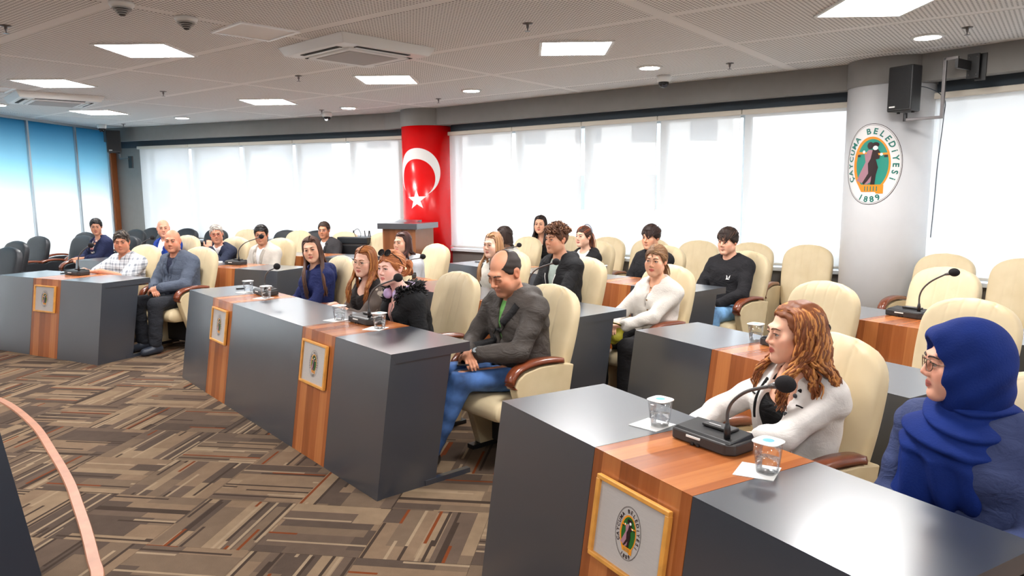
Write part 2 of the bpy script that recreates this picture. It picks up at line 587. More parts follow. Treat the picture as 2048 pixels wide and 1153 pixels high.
for cx, cy, odd, pol, ins in full:
    o = link('carpet_tile', TILE, None, floor)
    o.location = (cx, cy, 0); o.rotation_euler = (0, 0, tf.a + odd * math.pi / 2 + random.choice((0, math.pi)))
polys = []
for cx, cy, odd, pol, ins in rest:
    a = tf.a + odd * math.pi / 2
    ca, sa = math.cos(a), math.sin(a)
    loc = [((x - cx) * ca + (y - cy) * sa, -(x - cx) * sa + (y - cy) * ca) for x, y in pol]
    polys.append((pol, loc, random.random()))
o = link('carpet_tiles', tile_mesh(polys), None, floor); o['kind'] = 'stuff'

# ceiling: plain slab with perforated panels
ceil = struct(MB().prism(outer(0.75), 2, CEIL, CEIL + 0.25).build('ceiling', M_CEIL))
cf = Frame((1.09, 5.42), -37.2)
for i in range(-6, 5):
    for j in range(-8, 8):
        a, b, c, d = i * 2.6 + 0.05, (i + 1) * 2.6 - 0.05, j * 1.3 + 0.05, (j + 1) * 1.3 - 0.05
        inner = [(p[0] * 0.985 + 0.015 * -1.0, p[1] * 0.985 + 0.015 * 5.0) for p in ROOM]
        pol = clip([cf.at(a, c), cf.at(b, c), cf.at(b, d), cf.at(a, d)], inner)
        if len(pol) < 3: continue
        loc = [cf.to(p) for p in pol]
        area = 0.5 * abs(sum(p[0] * q[1] - q[0] * p[1] for p, q in zip(loc, loc[1:] + loc[:1])))
        if area < 0.06: continue
        o = MB().prism(loc, 2, -0.002, 0.0).build('perforated_panel', M_PERF, ceil)
        o.location = (cf.o[0], cf.o[1], CEIL); o.rotation_euler = (0, 0, cf.a)

# window walls: bulkhead, lintel, low wall, sill, windows, blinds
DEPTH = 0.30
def slab(fr, t0, t1, o0, o1, z0, z1):
    """box in a wall frame with its ends given per offset"""
    lo = [fr.at(t0[0], o0), fr.at(t1[0], o0), fr.at(t1[1], o1), fr.at(t0[1], o1)]
    return MB().hexa([(p[0], p[1], z0) for p in lo], [(p[0], p[1], z1) for p in lo])
cLM, cMR, cGL = meet(WL, WM), meet(WM, WR), meet(WG, WL)
dLM, dMR = meet(WL, WM, 0.75, 0.75), meet(WM, WR, 0.75, 0.75)
def span(fr, off, which):
    if which == 'L': a, b = meet(WG, WL, -0.0, off), meet(WL, WM, off, off)
    if which == 'M': a, b = meet(WL, WM, off, off), meet(WM, WR, off, off)
    if which == 'R': a, b = meet(WM, WR, off, off), np.array(WR.at(4.6, off)[:2])
    return fr.to(a)[0], fr.to(b)[0]
BAYS = {'L': [-0.05, 1.24, 2.44, 3.60, 4.70, 5.80], 'M': [-0.10, 1.19, 2.35, 3.45, 4.50, 5.66], 'R': [0.02, 1.30, 2.42, 3.54, 4.55]}
def off3(fr, p, off=0.0):
    q = fr.at(p[0], off + p[1]); return (q[0], q[1], p[2])
win_i = 0
WORDS = {'L': 'left of the red column', 'M': 'between the red and white columns', 'R': 'right of the white column'}
ORD = ['first', 'second', 'third', 'fourth', 'fifth']
for which, fr in (('L', WL), ('M', WM), ('R', WR)):
    nm = {'L': 'wall_back_left', 'M': 'wall_back', 'R': 'wall_back_right'}[which]
    s0, s1, s2 = span(fr, 0, which), span(fr, DEPTH, which), span(fr, 0.75, which)
    wall = struct(slab(fr, (s1[0], s2[0]), (s1[1], s2[1]), DEPTH, 0.75, -0.008, SILL_Z - 0.04).build(nm, M_LOWWALL))
    e = span(fr, 0.42, which); e2 = span(fr, 0.14, which)
    slab(fr, (s0[0], e2[0]), (s0[1], e2[1]), 0.0, 0.14, BULK, CEIL).build('bulkhead', M_WALLG, wall)
    slab(fr, (e2[0], s2[0]), (e2[1], s2[1]), 0.14, 0.75, BULK + 0.02, CEIL).build('soffit', M_WALLG, wall)
    slab(fr, (s1[0], s2[0]), (s1[1], s2[1]), DEPTH, 0.75, HEAD_Z, BULK + 0.02).build('lintel', M_LINTEL, wall)
    m2 = span(fr, DEPTH - 0.06, which)
    slab(fr, (m2[0], s2[0]), (m2[1], s2[1]), DEPTH - 0.06, 0.75, SILL_Z - 0.04, SILL_Z).build('window_sill', M_SILL, wall)
    bays = BAYS[which]
    base = fr.to(fr.at(0, DEPTH))[0]
    for e0, e1 in ((s1[0], bays[0]), (bays[-1], s1[1])):
        if e1 - e0 > 0.02:
            slab(fr, (e0, e0), (e1, e1), DEPTH + 0.02, 0.60, SILL_Z, HEAD_Z).build('pier', M_WALLG, wall)
    for k in range(len(bays) - 1):
        win_i += 1
        a, b = bays[k], bays[k + 1]
        w = struct(empty('window_%d' % win_i, fr.at((a + b) / 2, DEPTH + 0.12), fr.a))
        hw = (b - a) / 2
        m = MB().box(-hw, -hw + 0.045, -0.035, 0.035, SILL_Z, HEAD_Z).box(hw - 0.045, hw, -0.035, 0.035, SILL_Z, HEAD_Z)
        m.box(-hw + 0.045, hw - 0.045, -0.035, 0.035, SILL_Z, SILL_Z + 0.05).box(-hw + 0.045, hw - 0.045, -0.035, 0.035, HEAD_Z - 0.05, HEAD_Z)
        m.build('window_frame', M_ALU, w)
        MB().box(-hw + 0.045, hw - 0.045, -0.004, 0.004, SILL_Z + 0.05, HEAD_Z - 0.05).build('pane', M_PANE, w)
        # roller blind
        bl = tag(empty('roller_blind', fr.at((a + b) / 2, DEPTH - 0.055), fr.a),
                 '%s white roller blind from the left, %s' % (ORD[k], WORDS[which]), 'blind', 'white roller blinds at the windows')
        g = hw - 0.026
        MB().box(-hw + 0.004, hw - 0.004, -0.035, 0.035, HEAD_Z - 0.035, HEAD_Z + 0.02).build('blind_cassette', pbr('blind_cassette', srgb(224, 216, 202), 0.5), bl, bevel=0.008)
        n = 40
        v, f = [], []
        for i in range(n + 1):
            x = -g + 2 * g * i / n
            yy = 0.0025 * math.sin(i * 0.9 + k)
            v += [(x, 0.012 + yy, HEAD_Z - 0.03), (x, 0.012 + yy * 0.3, SILL_Z + 0.045)]
        for i in range(n): f.append((2 * i, 2 * i + 1, 2 * i + 3, 2 * i + 2))
        link('blind_fabric', mesh_np('blind_fabric', np.array(v), f), M_BLIND, bl)
        MB().box(-g, g, 0.0, 0.024, SILL_Z + 0.02, SILL_Z + 0.046).build('bottom_bar', M_WHITEPL, bl)
        MB().tube([(g + 0.004, -0.02, HEAD_Z - 0.02), (g + 0.004, -0.02, SILL_Z + 0.15)], 0.0018, 5).build('pull_chain', M_WHITEPL, bl)

# frosted partition on the left
wl = struct(empty('wall_left', (0, 0, 0)))
wg_t = [-3.6, -2.4, -1.2, -0.45, 0.76, 1.99, 2.97]
for k in range(len(wg_t) - 1):
    a, b = wg_t[k], wg_t[k + 1]
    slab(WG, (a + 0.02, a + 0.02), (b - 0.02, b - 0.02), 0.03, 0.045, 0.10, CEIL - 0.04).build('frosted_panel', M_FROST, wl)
for t in wg_t:
    slab(WG, (t - 0.022, t - 0.022), (t + 0.022, t + 0.022), 0.0, 0.08, 0.10, CEIL - 0.04).build('mullion', M_ALU, wl)
slab(WG, (-3.6, -3.6), (2.97, 2.97), 0.0, 0.08, -0.008, 0.10).build('bottom_rail', M_ALU, wl)
slab(WG, (-3.6, -3.6), (2.97, 2.97), 0.0, 0.08, CEIL - 0.04, CEIL)
slab(WG, (-14.6, -14.6), (-3.625, -3.625), 0.0, 0.2, -0.008, CEIL).build('plain_wall', M_WHITEP, wl)
slab(WG, (-3.6, -3.6), (2.97, 2.97), 0.0, 0.08, CEIL - 0.04, CEIL).build('top_rail', M_ALU, wl)
tG = WG.to(meet(WG, WL, 0.0, 0.30))[0]
slab(WG, (2.995, 2.995), (3.25, 3.25), -0.02, 0.30, -0.008, CEIL).build('wood_post', M_WOODV, wl)
slab(WG, (3.25, 3.25), (3.36, 3.36), 0.0, 0.30, -0.008, CEIL).build('post_edge', M_WHITEP, wl)
# closing walls behind the camera
struct(MB().box(END_R[0], END_R[0] + 0.2, -3.2, END_R[1], -0.008, CEIL).build('wall_right', M_WHITEP))
struct(MB().box(ROOM[-1][0] - 0.2, END_R[0] + 0.2, -3.4, -3.2, -0.008, CEIL).build('wall_front', M_WHITEP))

# buildings across the street, seen faintly through the blinds
def far_building(x, y, rz, w, d, z0, z1, nx, nz, label, col):
    e = tag(empty('far_building', (x, y, z0), rz), label, 'building', 'buildings across the street')
    h = z1 - z0
    MB().box(-w / 2, w / 2, 0, d, 0, h).build('facade', pbr('facade_%d' % col[0], srgb(*col), 0.8), e)
    MB().box(-w / 2 - 0.3, w / 2 + 0.3, -0.3, d + 0.3, h + 0.001, h + 0.35).build('roof', pbr('far_roof', srgb(150, 120, 110), 0.8), e)
    wm = MB().box(-0.55, 0.55, -0.05, -0.004, 0, 1.5).mesh('far_window'); wm.materials.append(pbr('far_glass', srgb(96, 104, 112), 0.25))
    for i in range(nx):
        for k in range(nz):
            o_ = link('window', wm, None, e); o_.location = (-w / 2 + (i + 0.5) * w / nx, 0, 1.0 + k * 2.9)
far_building(17.0, 17.5, math.radians(-46), 16, 8, -6.0, 5.2, 7, 3, 'pale apartment block faintly visible through the right hand blind', (205, 203, 200))
far_building(1.0, 33.0, math.radians(-12), 17, 7, -6.0, 7.4, 7, 4, 'pale block faintly visible through the blinds between the columns', (214, 210, 205))
far_building(-20.0, 37.0, math.radians(-6), 18, 7, -6.0, 8.0, 7, 4, 'pale block faintly visible through the blinds left of the flag', (200, 204, 208))
struct(MB().box(-70, 70, -40, 90, -6.4, -6.05).build('ground_outside', pbr('street', srgb(150, 148, 145), 0.9)), 'street level outside the windows')

# columns
def column(name, c, r, mats):
    """round column: painted shaft with a grey head"""
    e = struct(empty(name, (c[0], c[1], 0)))
    MB().lathe([(r, -0.008), (r, BULK - 0.004)], 96).build('shaft', mats, e, sm=False)
    for p in e.children[-1].data.polygons: p.use_smooth = len(p.vertices) == 4
    MB().lathe([(r + 0.008, BULK - 0.004), (r + 0.008, CEIL)], 96).build('column_head', M_WALLG, e)
    for p in e.children[-1].data.polygons: p.use_smooth = len(p.vertices) == 4
    return e
red_col = column('trim_1', RED_C, COL_R, M_RED)
red_col['label'] = 'round red column printed with the crescent and star'
white_col = column('trim_2', WHITE_C, COL_R, M_WHITEP)

white_col['label'] = 'round white column with the municipal emblem'
# flat prints bent round a column or laid on a plate
def bend_fn(c, r, ang, zc):
    def fn(p, lift):
        a = ang + p[0] / r
        return ((r + lift) * math.cos(a), (r + lift) * math.sin(a), zc + p[1])
    return fn
def print_mesh(name, polys, fn, lift, slices=None):
    bm = bmesh.new()
    for poly in polys:
        vs = [bm.verts.new((p[0], p[1], 0)) for p in poly]
        try: bm.faces.new(vs)
        except ValueError: pass
    bm.normal_update()
    bmesh.ops.triangulate(bm, faces=bm.faces[:], quad_method='BEAUTY', ngon_method='EAR_CLIP')
    if slices:
        xs = [v.co.x for v in bm.verts]
        x = math.floor(min(xs) / slices) * slices
        while x < max(xs):
            bmesh.ops.bisect_plane(bm, geom=bm.verts[:] + bm.edges[:] + bm.faces[:], plane_co=(x, 0, 0), plane_no=(1, 0, 0))
            x += slices
    for v in bm.verts: v.co = fn((v.co.x, v.co.y), lift)
    me = bpy.data.meshes.new(name); bm.to_mesh(me); bm.free()
    return me
def arc(cx, cy, rx, ry, a0, a1, n=40):
    return [(cx + rx * math.cos(a0 + (a1 - a0) * i / n), cy + ry * math.sin(a0 + (a1 - a0) * i / n)) for i in range(n + 1)]
def ring(rx, ry, w, n=72):
    return [[(rx * math.cos(a), ry * math.sin(a)), (rx * math.cos(b), ry * math.sin(b)), ((rx - w) * math.cos(b), (ry - w) * math.sin(b)), ((rx - w) * math.cos(a), (ry - w) * math.sin(a))]
            for a, b in ((2 * math.pi * i / n, 2 * math.pi * (i + 1) / n) for i in range(n))]
_glyph = {}
def glyph(ch):
    if ch not in _glyph:
        cu = bpy.data.curves.new('t', 'FONT'); cu.body = ch; cu.size = 1.0; cu.align_x = 'CENTER'; cu.resolution_u = 3; cu.offset = 0.028
        ob = bpy.data.objects.new('t', cu); COL.objects.link(ob)
        dg = bpy.context.evaluated_depsgraph_get()
        me = bpy.data.meshes.new_from_object(ob.evaluated_get(dg))
        _glyph[ch] = [[(me.vertices[i].co.x, me.vertices[i].co.y) for i in p.vertices] for p in me.polygons]
        bpy.data.objects.remove(ob); bpy.data.curves.remove(cu); bpy.data.meshes.remove(me)
    return _glyph[ch]
def text_on_ellipse(txt, rx, ry, a0, a1, size, inward=False):
    out = []
    n = len(txt)
    # equal arc-length placing
    K = 400
    pts = [(rx * math.cos(a0 + (a1 - a0) * i / K), ry * math.sin(a0 + (a1 - a0) * i / K)) for i in range(K + 1)]
    L = [0]
    for p, q in zip(pts, pts[1:]): L.append(L[-1] + math.dist(p, q))
    for i, ch in enumerate(txt):
        if ch == ' ': continue
        s = L[-1] * (i / (n - 1) if n > 1 else 0.5)
        k = min(K - 1, max(0, next((j for j in range(K + 1) if L[j] >= s), K) - 1))
        p, q = pts[k], pts[k + 1]
        tx, ty = q[0] - p[0], q[1] - p[1]
        l = math.hypot(tx, ty); tx, ty = tx / l, ty / l
        nx, ny = -ty, tx
        for poly in glyph(ch):
            out.append([(p[0] + size * (x * tx + (y - 0.36) * nx), p[1] + size * (x * ty + (y - 0.36) * ny)) for x, y in poly])
    return out
def emblem(parent, H, fn, letter_mat, slices=None, white=True, green=None):
    """municipal emblem, half-height H, printed through fn(point, lift)"""
    W = H * 0.72
    S = lambda poly: [(x * H, y * H) for x, y in poly]
    E = lambda rx, ry, n=64: [(rx * H * math.cos(2 * math.pi * i / n), ry * H * math.sin(2 * math.pi * i / n)) for i in range(n)]
    L = 0.0012
    def put(name, polys, lift, mat):
        o = link(name, print_mesh(name, polys, fn, lift, slices), mat, parent)
        return o
    if white:
        put('emblem_ground', [E(0.72, 1.0)], L, M_FACE)
    put('emblem_outline', ring(0.72 * H, H, 0.014 * H) + ring(0.69 * H, 0.965 * H, 0.007 * H), 2 * L, M_INK)
    put('emblem_oval', [E(0.455, 0.68)], 2 * L, M_ORANGE)
    put('emblem_field', [[(x * H + 0.02 * H, y * H + 0.0 * H) for x, y in [(0.39 * math.cos(a), 0.62 * math.sin(a)) for a in [2 * math.pi * i / 64 for i in range(64)]]]], 3 * L, green or M_TEAL)
    put('emblem_plinth', [S([(-0.30, -0.50), (0.32, -0.50), (0.32, -0.72), (0.16, -0.72), (0.14, -0.68), (-0.20, -0.68)])], 4 * L, M_ORANGE)
    put('emblem_bars', [S([(x, -0.54), (x + 0.022, -0.54), (x + 0.022, -0.66), (x, -0.66)]) for x in (-0.12, -0.05, 0.02, 0.09, 0.16)], 5 * L, M_GREENL)
    put('emblem_robe', [S([(-0.05, 0.36), (0.10, 0.34), (-0.02, 0.05), (0.06, -0.42), (-0.08, -0.50), (-0.34, -0.40), (-0.12, 0.06), (-0.16, 0.26)])], 5 * L, M_PINK)
    put('emblem_figure', [S([(0.04, 0.36), (0.14, 0.40), (0.22, 0.28), (0.20, 0.14), (0.12, 0.12), (0.18, -0.08), (0.14, -0.26), (0.12, -0.50), (0.02, -0.50), (0.04, -0.28), (-0.06, -0.42), (-0.14, -0.50), (-0.18, -0.46), (-0.04, -0.22), (-0.06, 0.02), (0.0, 0.14)]),
                          S(arc(-0.02, 0.46, 0.075, 0.09, 0, 2 * math.pi, 14)[:-1]), S(arc(0.10, 0.48, 0.085, 0.06, 0, 2 * math.pi, 14)[:-1]),
                          S([(-0.34, 0.24), (-0.26, 0.24), (-0.26, 0.19), (-0.34, 0.19)]), S([(0.30, 0.22), (0.38, 0.22), (0.38, 0.17), (0.30, 0.17)])], 6 * L, M_INK)
    put('emblem_arms', [S([(-0.34, 0.32), (-0.10, 0.30), (-0.10, 0.26), (-0.34, 0.25)]), S([(0.16, 0.27), (0.38, 0.28), (0.38, 0.23), (0.18, 0.22)])], 6.5 * L, M_ORANGE)
    put('emblem_faces', [S(arc(0.10, 0.40, 0.06, 0.055, 0, 2 * math.pi, 12)[:-1]), S(arc(-0.17, 0.31, 0.035, 0.04, 0, 2 * math.pi, 10)[:-1]), S(arc(0.24, 0.24, 0.035, 0.035, 0, 2 * math.pi, 10)[:-1])], 7 * L, M_FACE)
    put('emblem_name', text_on_ellipse('ÇAYCUMA BELEDiYESi', 0.575 * H, 0.82 * H, math.radians(207), math.radians(-27), 0.20 * H), 3 * L, letter_mat)
    put('emblem_year', text_on_ellipse('1889', 0.60 * H, 0.86 * H, math.radians(250), math.radians(290), 0.20 * H), 3 * L, letter_mat)
wfn = bend_fn(WHITE_C, COL_R, math.atan2(-WHITE_C[1] + 0.0, -WHITE_C[0]) - 0.37, 1.90)
em = empty('emblem_print'); em.parent = white_col
emblem(em, 0.385, wfn, M_GREENL, 0.03)
rfn = bend_fn(RED_C, COL_R, math.atan2(-RED_C[1], -RED_C[0]) - 0.38, 0.0)
fl = empty('flag_print'); fl.parent = red_col
# crescent: outer circle minus an inner circle pushed down-left; star below
R0, zc, op = 0.36, 1.955, math.radians(-97)
cx0 = -0.02
tip = math.acos((1 + 0.0625 - 0.64) / 0.5)
ix, iz = cx0 + 0.25 * R0 * math.cos(op), zc + 0.25 * R0 * math.sin(op)
outer_a = arc(cx0, zc, R0, R0, op + tip, op + 2 * math.pi - tip, 60)
ta = math.atan2(outer_a[0][1] - iz, outer_a[0][0] - ix); tb = math.atan2(outer_a[-1][1] - iz, outer_a[-1][0] - ix)
if tb < ta: tb += 2 * math.pi
inner_a = arc(ix, iz, 0.8 * R0, 0.8 * R0, tb, ta, 60)
print_poly = []
n = 60
for i in range(n):
    print_poly.append([outer_a[i], outer_a[i + 1], inner_a[n - 1 - i], inner_a[n - i]])
link('crescent', print_mesh('crescent', print_poly, rfn, 0.003, 0.03), M_FLAGW, fl)
star = []
for i in range(10):
    a = math.radians(92 + 36 * i); r = 0.158 if i % 2 == 0 else 0.062
    star.append((-0.035 + r * math.cos(a) * 1.05, 1.545 + r * math.sin(a)))
link('star', print_mesh('star', [star], rfn, 0.003, 0.02), M_FLAGW, fl)

# floor strip bounding the speaker's area, and the dark presidium desk inside it
sp = [(-7.4, 7.05), (-6.6, 6.95), (-5.75, 6.68), (-4.9, 6.27), (-4.19, 5.83), (-3.53, 5.21), (-3.03, 4.63), (-2.62, 4.13), (-2.36, 3.78), (-2.15, 3.49), (-1.95, 3.2), (-1.82, 3.0), (-1.66, 2.6), (-1.56, 2.1), (-1.55, 1.5)]
def catmull(pts, k=6):
    out = []
    P = [pts[0]] + list(pts) + [pts[-1]]
    for i in range(1, len(P) - 2):
        p0, p1, p2, p3 = [np.array(q, float) for q in P[i - 1:i + 3]]
        for j in range(k):
            t = j / k
            out.append(tuple(0.5 * (2 * p1 + (p2 - p0) * t + (2 * p0 - 5 * p1 + 4 * p2 - p3) * t * t + (3 * p1 - p0 - 3 * p2 + p3) * t ** 3)))
    out.append(tuple(pts[-1]))
    return out
cs = catmull(sp)
v, f = [], []
for i, p in enumerate(cs):
    a, b = np.array(cs[max(0, i - 1)]), np.array(cs[min(len(cs) - 1, i + 1)])
    d = (b - a) / np.linalg.norm(b - a); nn = np.array([-d[1], d[0]])
    for s_, z in ((-0.028, 0.0), (-0.024, 0.010), (0.024, 0.010), (0.028, 0.0)):
        q = np.array(p) + nn * s_
        v.append((q[0], q[1], z))
for i in range(len(cs) - 1):
    for k in range(3):
        f.append((4 * i + k, 4 * i + k + 1, 4 * i + 5 + k, 4 * i + 4 + k))
struct(link('trim_3', mesh_np('floor_strip', np.array(v), f, False), M_TRIMW), 'curved wooden strip set in the carpet')
# ---------------------------------------------------------------- ceiling fixtures
M_PANEL = emit('panel_light', (1.0, 0.985, 0.97, 1), LAMP_PANEL)
M_DOWN = emit('downlight_glow', (1.0, 0.97, 0.92, 1), LAMP_DOWN)
def panel_light(x, y, label, rz=0.0):
    e = tag(empty('ceiling_panel_light', (x, y, CEIL), rz), label, 'ceiling light', 'square ceiling lights')
    m = MB()
    for a, b, c, d in ((-0.31, 0.31, -0.31, -0.285), (-0.31, 0.31, 0.285, 0.31), (-0.31, -0.285, -0.285, 0.285), (0.285, 0.31, -0.285, 0.285)):
        m.box(a, b, c, d, -0.014, -0.002)
    m.build('frame', M_WHITEPL, e)
    MB().box(-0.285, 0.285, -0.285, 0.285, -0.010, -0.002).build('diffuser', M_PANEL, e)
for x, y, l in ((0.56, 6.55, 'square ceiling light in the middle, just left of a sprinkler-free panel above the right windows'), (-3.12, 6.50, 'large square ceiling light at upper left, below the smoke detector'),
                (-1.35, 8.26, 'square ceiling light in front of the air conditioner cassette, above the flag column'), (-5.05, 8.34, 'square ceiling light at the left edge beside the far air conditioner'),
                (-3.28, 10.17, 'square ceiling light above the middle of the left window wall'), (-6.21, 11.32, 'farthest square ceiling light near the blue glass partition'),
                (2.47, 5.13, 'largest square ceiling light, cut by the top edge at right')):
    panel_light(x, y, l, -0.02)
for x, y, l in ((-3.1, 3.2, 'over the curved floor strip'), (0.5, 3.2, 'over the long front desk end'), (-6.2, 4.6, 'over the presidium'), (3.6, 2.0, 'over the headscarf woman'), (-3.1, -0.4, 'behind the presidium desk'), (0.5, -0.4, 'over the photographer'), (3.6, -1.0, 'at the rear right'), (-6.2, 0.6, 'at the rear left')):
    panel_light(x, y, 'square ceiling light outside the picture, ' + l, -0.02)
for x, y, l in ((1.40, 7.59, 'round downlight beside the dome camera over the right windows'), (3.40, 6.18, 'round downlight nearest the wall speaker at right'),
                (-0.48, 9.20, 'round downlight right of the flag column'), (-2.37, 10.97, 'round downlight left of the flag column'),
                (-5.37, 12.24, 'round downlight over the left windows'), (-7.02, 10.27, 'round downlight at the far left edge')):
    e = tag(empty('downlight', (x, y, CEIL)), l, 'ceiling light', 'round downlights')
    MB().lathe([(0.095, -0.002), (0.128, -0.002), (0.125, -0.012), (0.098, -0.016)], 40).build('rim', M_WHITEPL, e, sm=True)
    MB().lathe([(0.001, -0.013), (0.098, -0.0165)], 40).build('lens', M_DOWN, e)
for k, (x, y, l) in enumerate(((-3.67, 5.54, 'at the upper left corner of the picture'), (0.13, 5.60, 'above the middle square light'), (-2.24, 7.98, 'behind the air conditioner cassette'), (-4.20, 9.10, 'left of the far downlight'), (2.15, 7.40, 'right of the dome camera'),
                              (3.52, 5.85, 'nearest the right edge'), (-0.96, 10.01, 'over the flag column'), (-2.84, 11.27, 'beside the dome camera left of the flag column'), (-6.87, 13.27, 'in the far left corner'))):
    e = tag(empty('sprinkler', (x, y, CEIL)), 'small steel ceiling sprinkler ' + l, 'sprinkler', 'ceiling sprinklers')
    MB().lathe([(0.001, -0.002), (0.04, -0.002), (0.036, -0.008), (0.012, -0.011), (0.010, -0.03), (0.004, -0.045), (0.004, -0.058)], 18).build('body', M_STEEL, e, sm=True)
    MB().lathe([(0.022, -0.060), (0.022, -0.058), (0.002, -0.056)], 14).build('deflector', M_STEEL, e)
def dome_cam(x, y, l):
    e = tag(empty('dome_camera', (x, y, CEIL)), l, 'camera', 'dome cameras')
    MB().lathe([(0.075, -0.002), (0.08, -0.02), (0.075, -0.062), (0.062, -0.072)], 28).build('housing', M_WHITEPL, e, sm=True)
    MB().lathe([(0.058, -0.070), (0.054, -0.095), (0.040, -0.118), (0.018, -0.130), (0.001, -0.132)], 24).build('dome', pbr('dome_smoke', srgb(18, 18, 20), 0.08), e, sm=True)
    MB().lathe([(0.03, -0.001), (0.03, 0.001)], 14).xf(lambda p: (p[0], p[2] - 0.046, p[1] - 0.105)).build('lens', pbr('lens_black', srgb(60, 60, 66), 0.1), e)
dome_cam(1.66, 8.16, 'white dome camera over the windows right of the flag column')
dome_cam(-2.85, 11.62, 'white dome camera on the ceiling left of the flag column')
dome_cam(-7.30, 13.35, 'white dome camera in the far left ceiling corner')
def detector(x, y, l):
    e = tag(empty('smoke_detector', (x, y, CEIL)), l, 'detector', 'ceiling detectors')
    MB().lathe([(0.075, -0.002), (0.078, -0.016), (0.066, -0.034)], 28).build('base', M_WHITEPL, e, sm=True)
    m = MB()
    for i in range(4): m.lathe([(0.060 - i * 0.010, -0.038 - i * 0.011), (0.060 - i * 0.010, -0.042 - i * 0.011)], 24)
    m.build('vents', M_GREYPL, e)
    MB().lathe([(0.045, -0.034), (0.016, -0.084), (0.001, -0.086)], 20).build('sensor', pbr('sensor_dark', srgb(60, 60, 60), 0.5), e, sm=True)
detector(-2.27, 5.34, 'white louvred smoke detector above the large left ceiling light')
detector(-2.50, 4.92, 'round white detector cut by the top edge')
def hatch(x, y, rz, l):
    e = tag(empty('ceiling_hatch', (x, y, CEIL), rz), l, 'hatch', 'ceiling hatches')
    m = MB(); s = 0.24
    for a, b, c, d in ((-s, s, -s, -s + 0.022), (-s, s, s - 0.022, s), (-s, -s + 0.022, -s + 0.022, s - 0.022), (s - 0.022, s, -s + 0.022, s - 0.022)):
        m.box(a, b, c, d, -0.014, -0.002)
    m.build('frame', pbr('bright_frame', srgb(250, 250, 250), 0.3), e)
    MB().box(-s + 0.024, s - 0.024, -s + 0.024, s - 0.024, -0.007, -0.002).build('door', M_CEIL, e)
hatch(-1.94, 5.80, math.radians(46), 'diamond-set ceiling hatch with bright metal frame beside the air conditioner')
hatch(-6.05, 8.70, math.radians(46), 'ceiling hatch cut by the left edge of the picture')
def cassette(x, y, rz, l):
    e = tag(empty('air_conditioner', (x, y, CEIL), rz), l, 'air conditioner', 'ceiling cassette air conditioners')
    s = 0.475
    MB().hexa([(-s + 0.04, -s + 0.04, -0.075), (s - 0.04, -s + 0.04, -0.075), (s - 0.04, s - 0.04, -0.075), (-s + 0.04, s - 0.04, -0.075)], [(-s, -s, -0.002), (s, -s, -0.002), (s, s, -0.002), (-s, s, -0.002)]).build('cover', M_WHITEPL, e, bevel=0.006)
    for k in range(4):
        a = k * math.pi / 2; ca, sa = math.cos(a), math.sin(a)
        rot = lambda p: (p[0] * ca - p[1] * sa, p[0] * sa + p[1] * ca, p[2])
        MB().box(-0.27, 0.27, -0.385, -0.335, -0.079, -0.072).xf(rot).build('slot', pbr('vent_dark', srgb(30, 30, 32), 0.7), e)
        MB().hexa([(-0.26, -0.352, -0.085), (0.26, -0.352, -0.085), (0.26, -0.318, -0.083), (-0.26, -0.318, -0.083)], [(-0.26, -0.352, -0.080), (0.26, -0.352, -0.080), (0.26, -0.318, -0.078), (-0.26, -0.318, -0.078)]).xf(rot).build('flap', M_WHITEPL, e)
    MB().box(-0.29, 0.29, -0.29, 0.29, -0.090, -0.072).build('grille_frame', M_WHITEPL, e, bevel=0.004)
    MB().box(-0.245, 0.245, -0.245, 0.245, -0.094, -0.088).build('grille', pbr('grille_grey', srgb(176, 172, 170), 0.6, bump=0.6, bscale=150), e)
cassette(-1.31, 6.48, math.radians(47), 'square air conditioner cassette in the middle of the ceiling')
cassette(-5.80, 9.55, math.radians(42), 'square air conditioner cassette at the left edge of the ceiling')

# ---------------------------------------------------------------- wall speakers on brackets
def speaker_box(e, w=0.235, d=0.21, h=0.40):
    pro = [(-w / 2, -d / 2), (w / 2, -d / 2), (w / 2 - 0.01, d * 0.2), (w * 0.28, d / 2), (-w * 0.28, d / 2), (-w / 2 + 0.01, d * 0.2)]
    MB().prism(pro, 2, 0, h).build('cabinet', M_BLACKPL, e, bevel=0.012, sm=False)
    MB().box(-w / 2 + 0.015, w / 2 - 0.015, -d / 2 - 0.007, -d / 2 - 0.001, 0.02, h - 0.02).build('grille', pbr('speaker_grille', srgb(24, 24, 26), 0.6, bump=0.8, bscale=220), e, bevel=0.003)
    MB().box(-w / 2 + 0.03, -w / 2 + 0.085, -d / 2 - 0.010, -d / 2 - 0.007, 0.035, 0.047).build('badge', M_PAPER, e)
    for x in (-0.07, 0.07): MB().lathe([(0.014, -0.014), (0.014, 0.0)], 12, (x, 0, 0)).build('foot', M_BLACKPL, e)
spk = tag(empty('wall_speaker', (3.585, 6.80, 2.36), math.radians(-62)), 'black loudspeaker hung beside the white column', 'speaker', 'wall speakers')
speaker_box(spk)
brk = tag(empty('speaker_bracket', (3.585, 6.80, 2.36), math.radians(-53.7)), 'steel angle bracket holding the loudspeaker by the white column', 'bracket', 'speaker brackets')
MB().lathe([(0.018, -0.085), (0.018, -0.012)], 14).build('socket', M_BLACKPL, brk)
MB().box(0.0, 0.31, -0.013, 0.013, -0.085, -0.060).box(0.30, 0.326, -0.013, 0.013, -0.085, 0.43).box(0.30, 0.42, -0.013, 0.013, 0.405, 0.43).build('arm', M_STEEL, brk, bevel=0.002)
bt = WR.to((3.585 + 0.42 * math.cos(WR.a), 6.80 + 0.42 * math.sin(WR.a)))
MB().box(0.40, 0.425, -0.02, -bt[1], 0.33, 0.41).box(0.39, 0.49, -bt[1] - 0.055, -bt[1] - 0.045, 0.26, 0.47).box(0.44, 0.53, -bt[1] - 0.012, -bt[1] - 0.002, 0.24, 0.47).build('wall_plate', M_BLACKPL, brk, bevel=0.002)
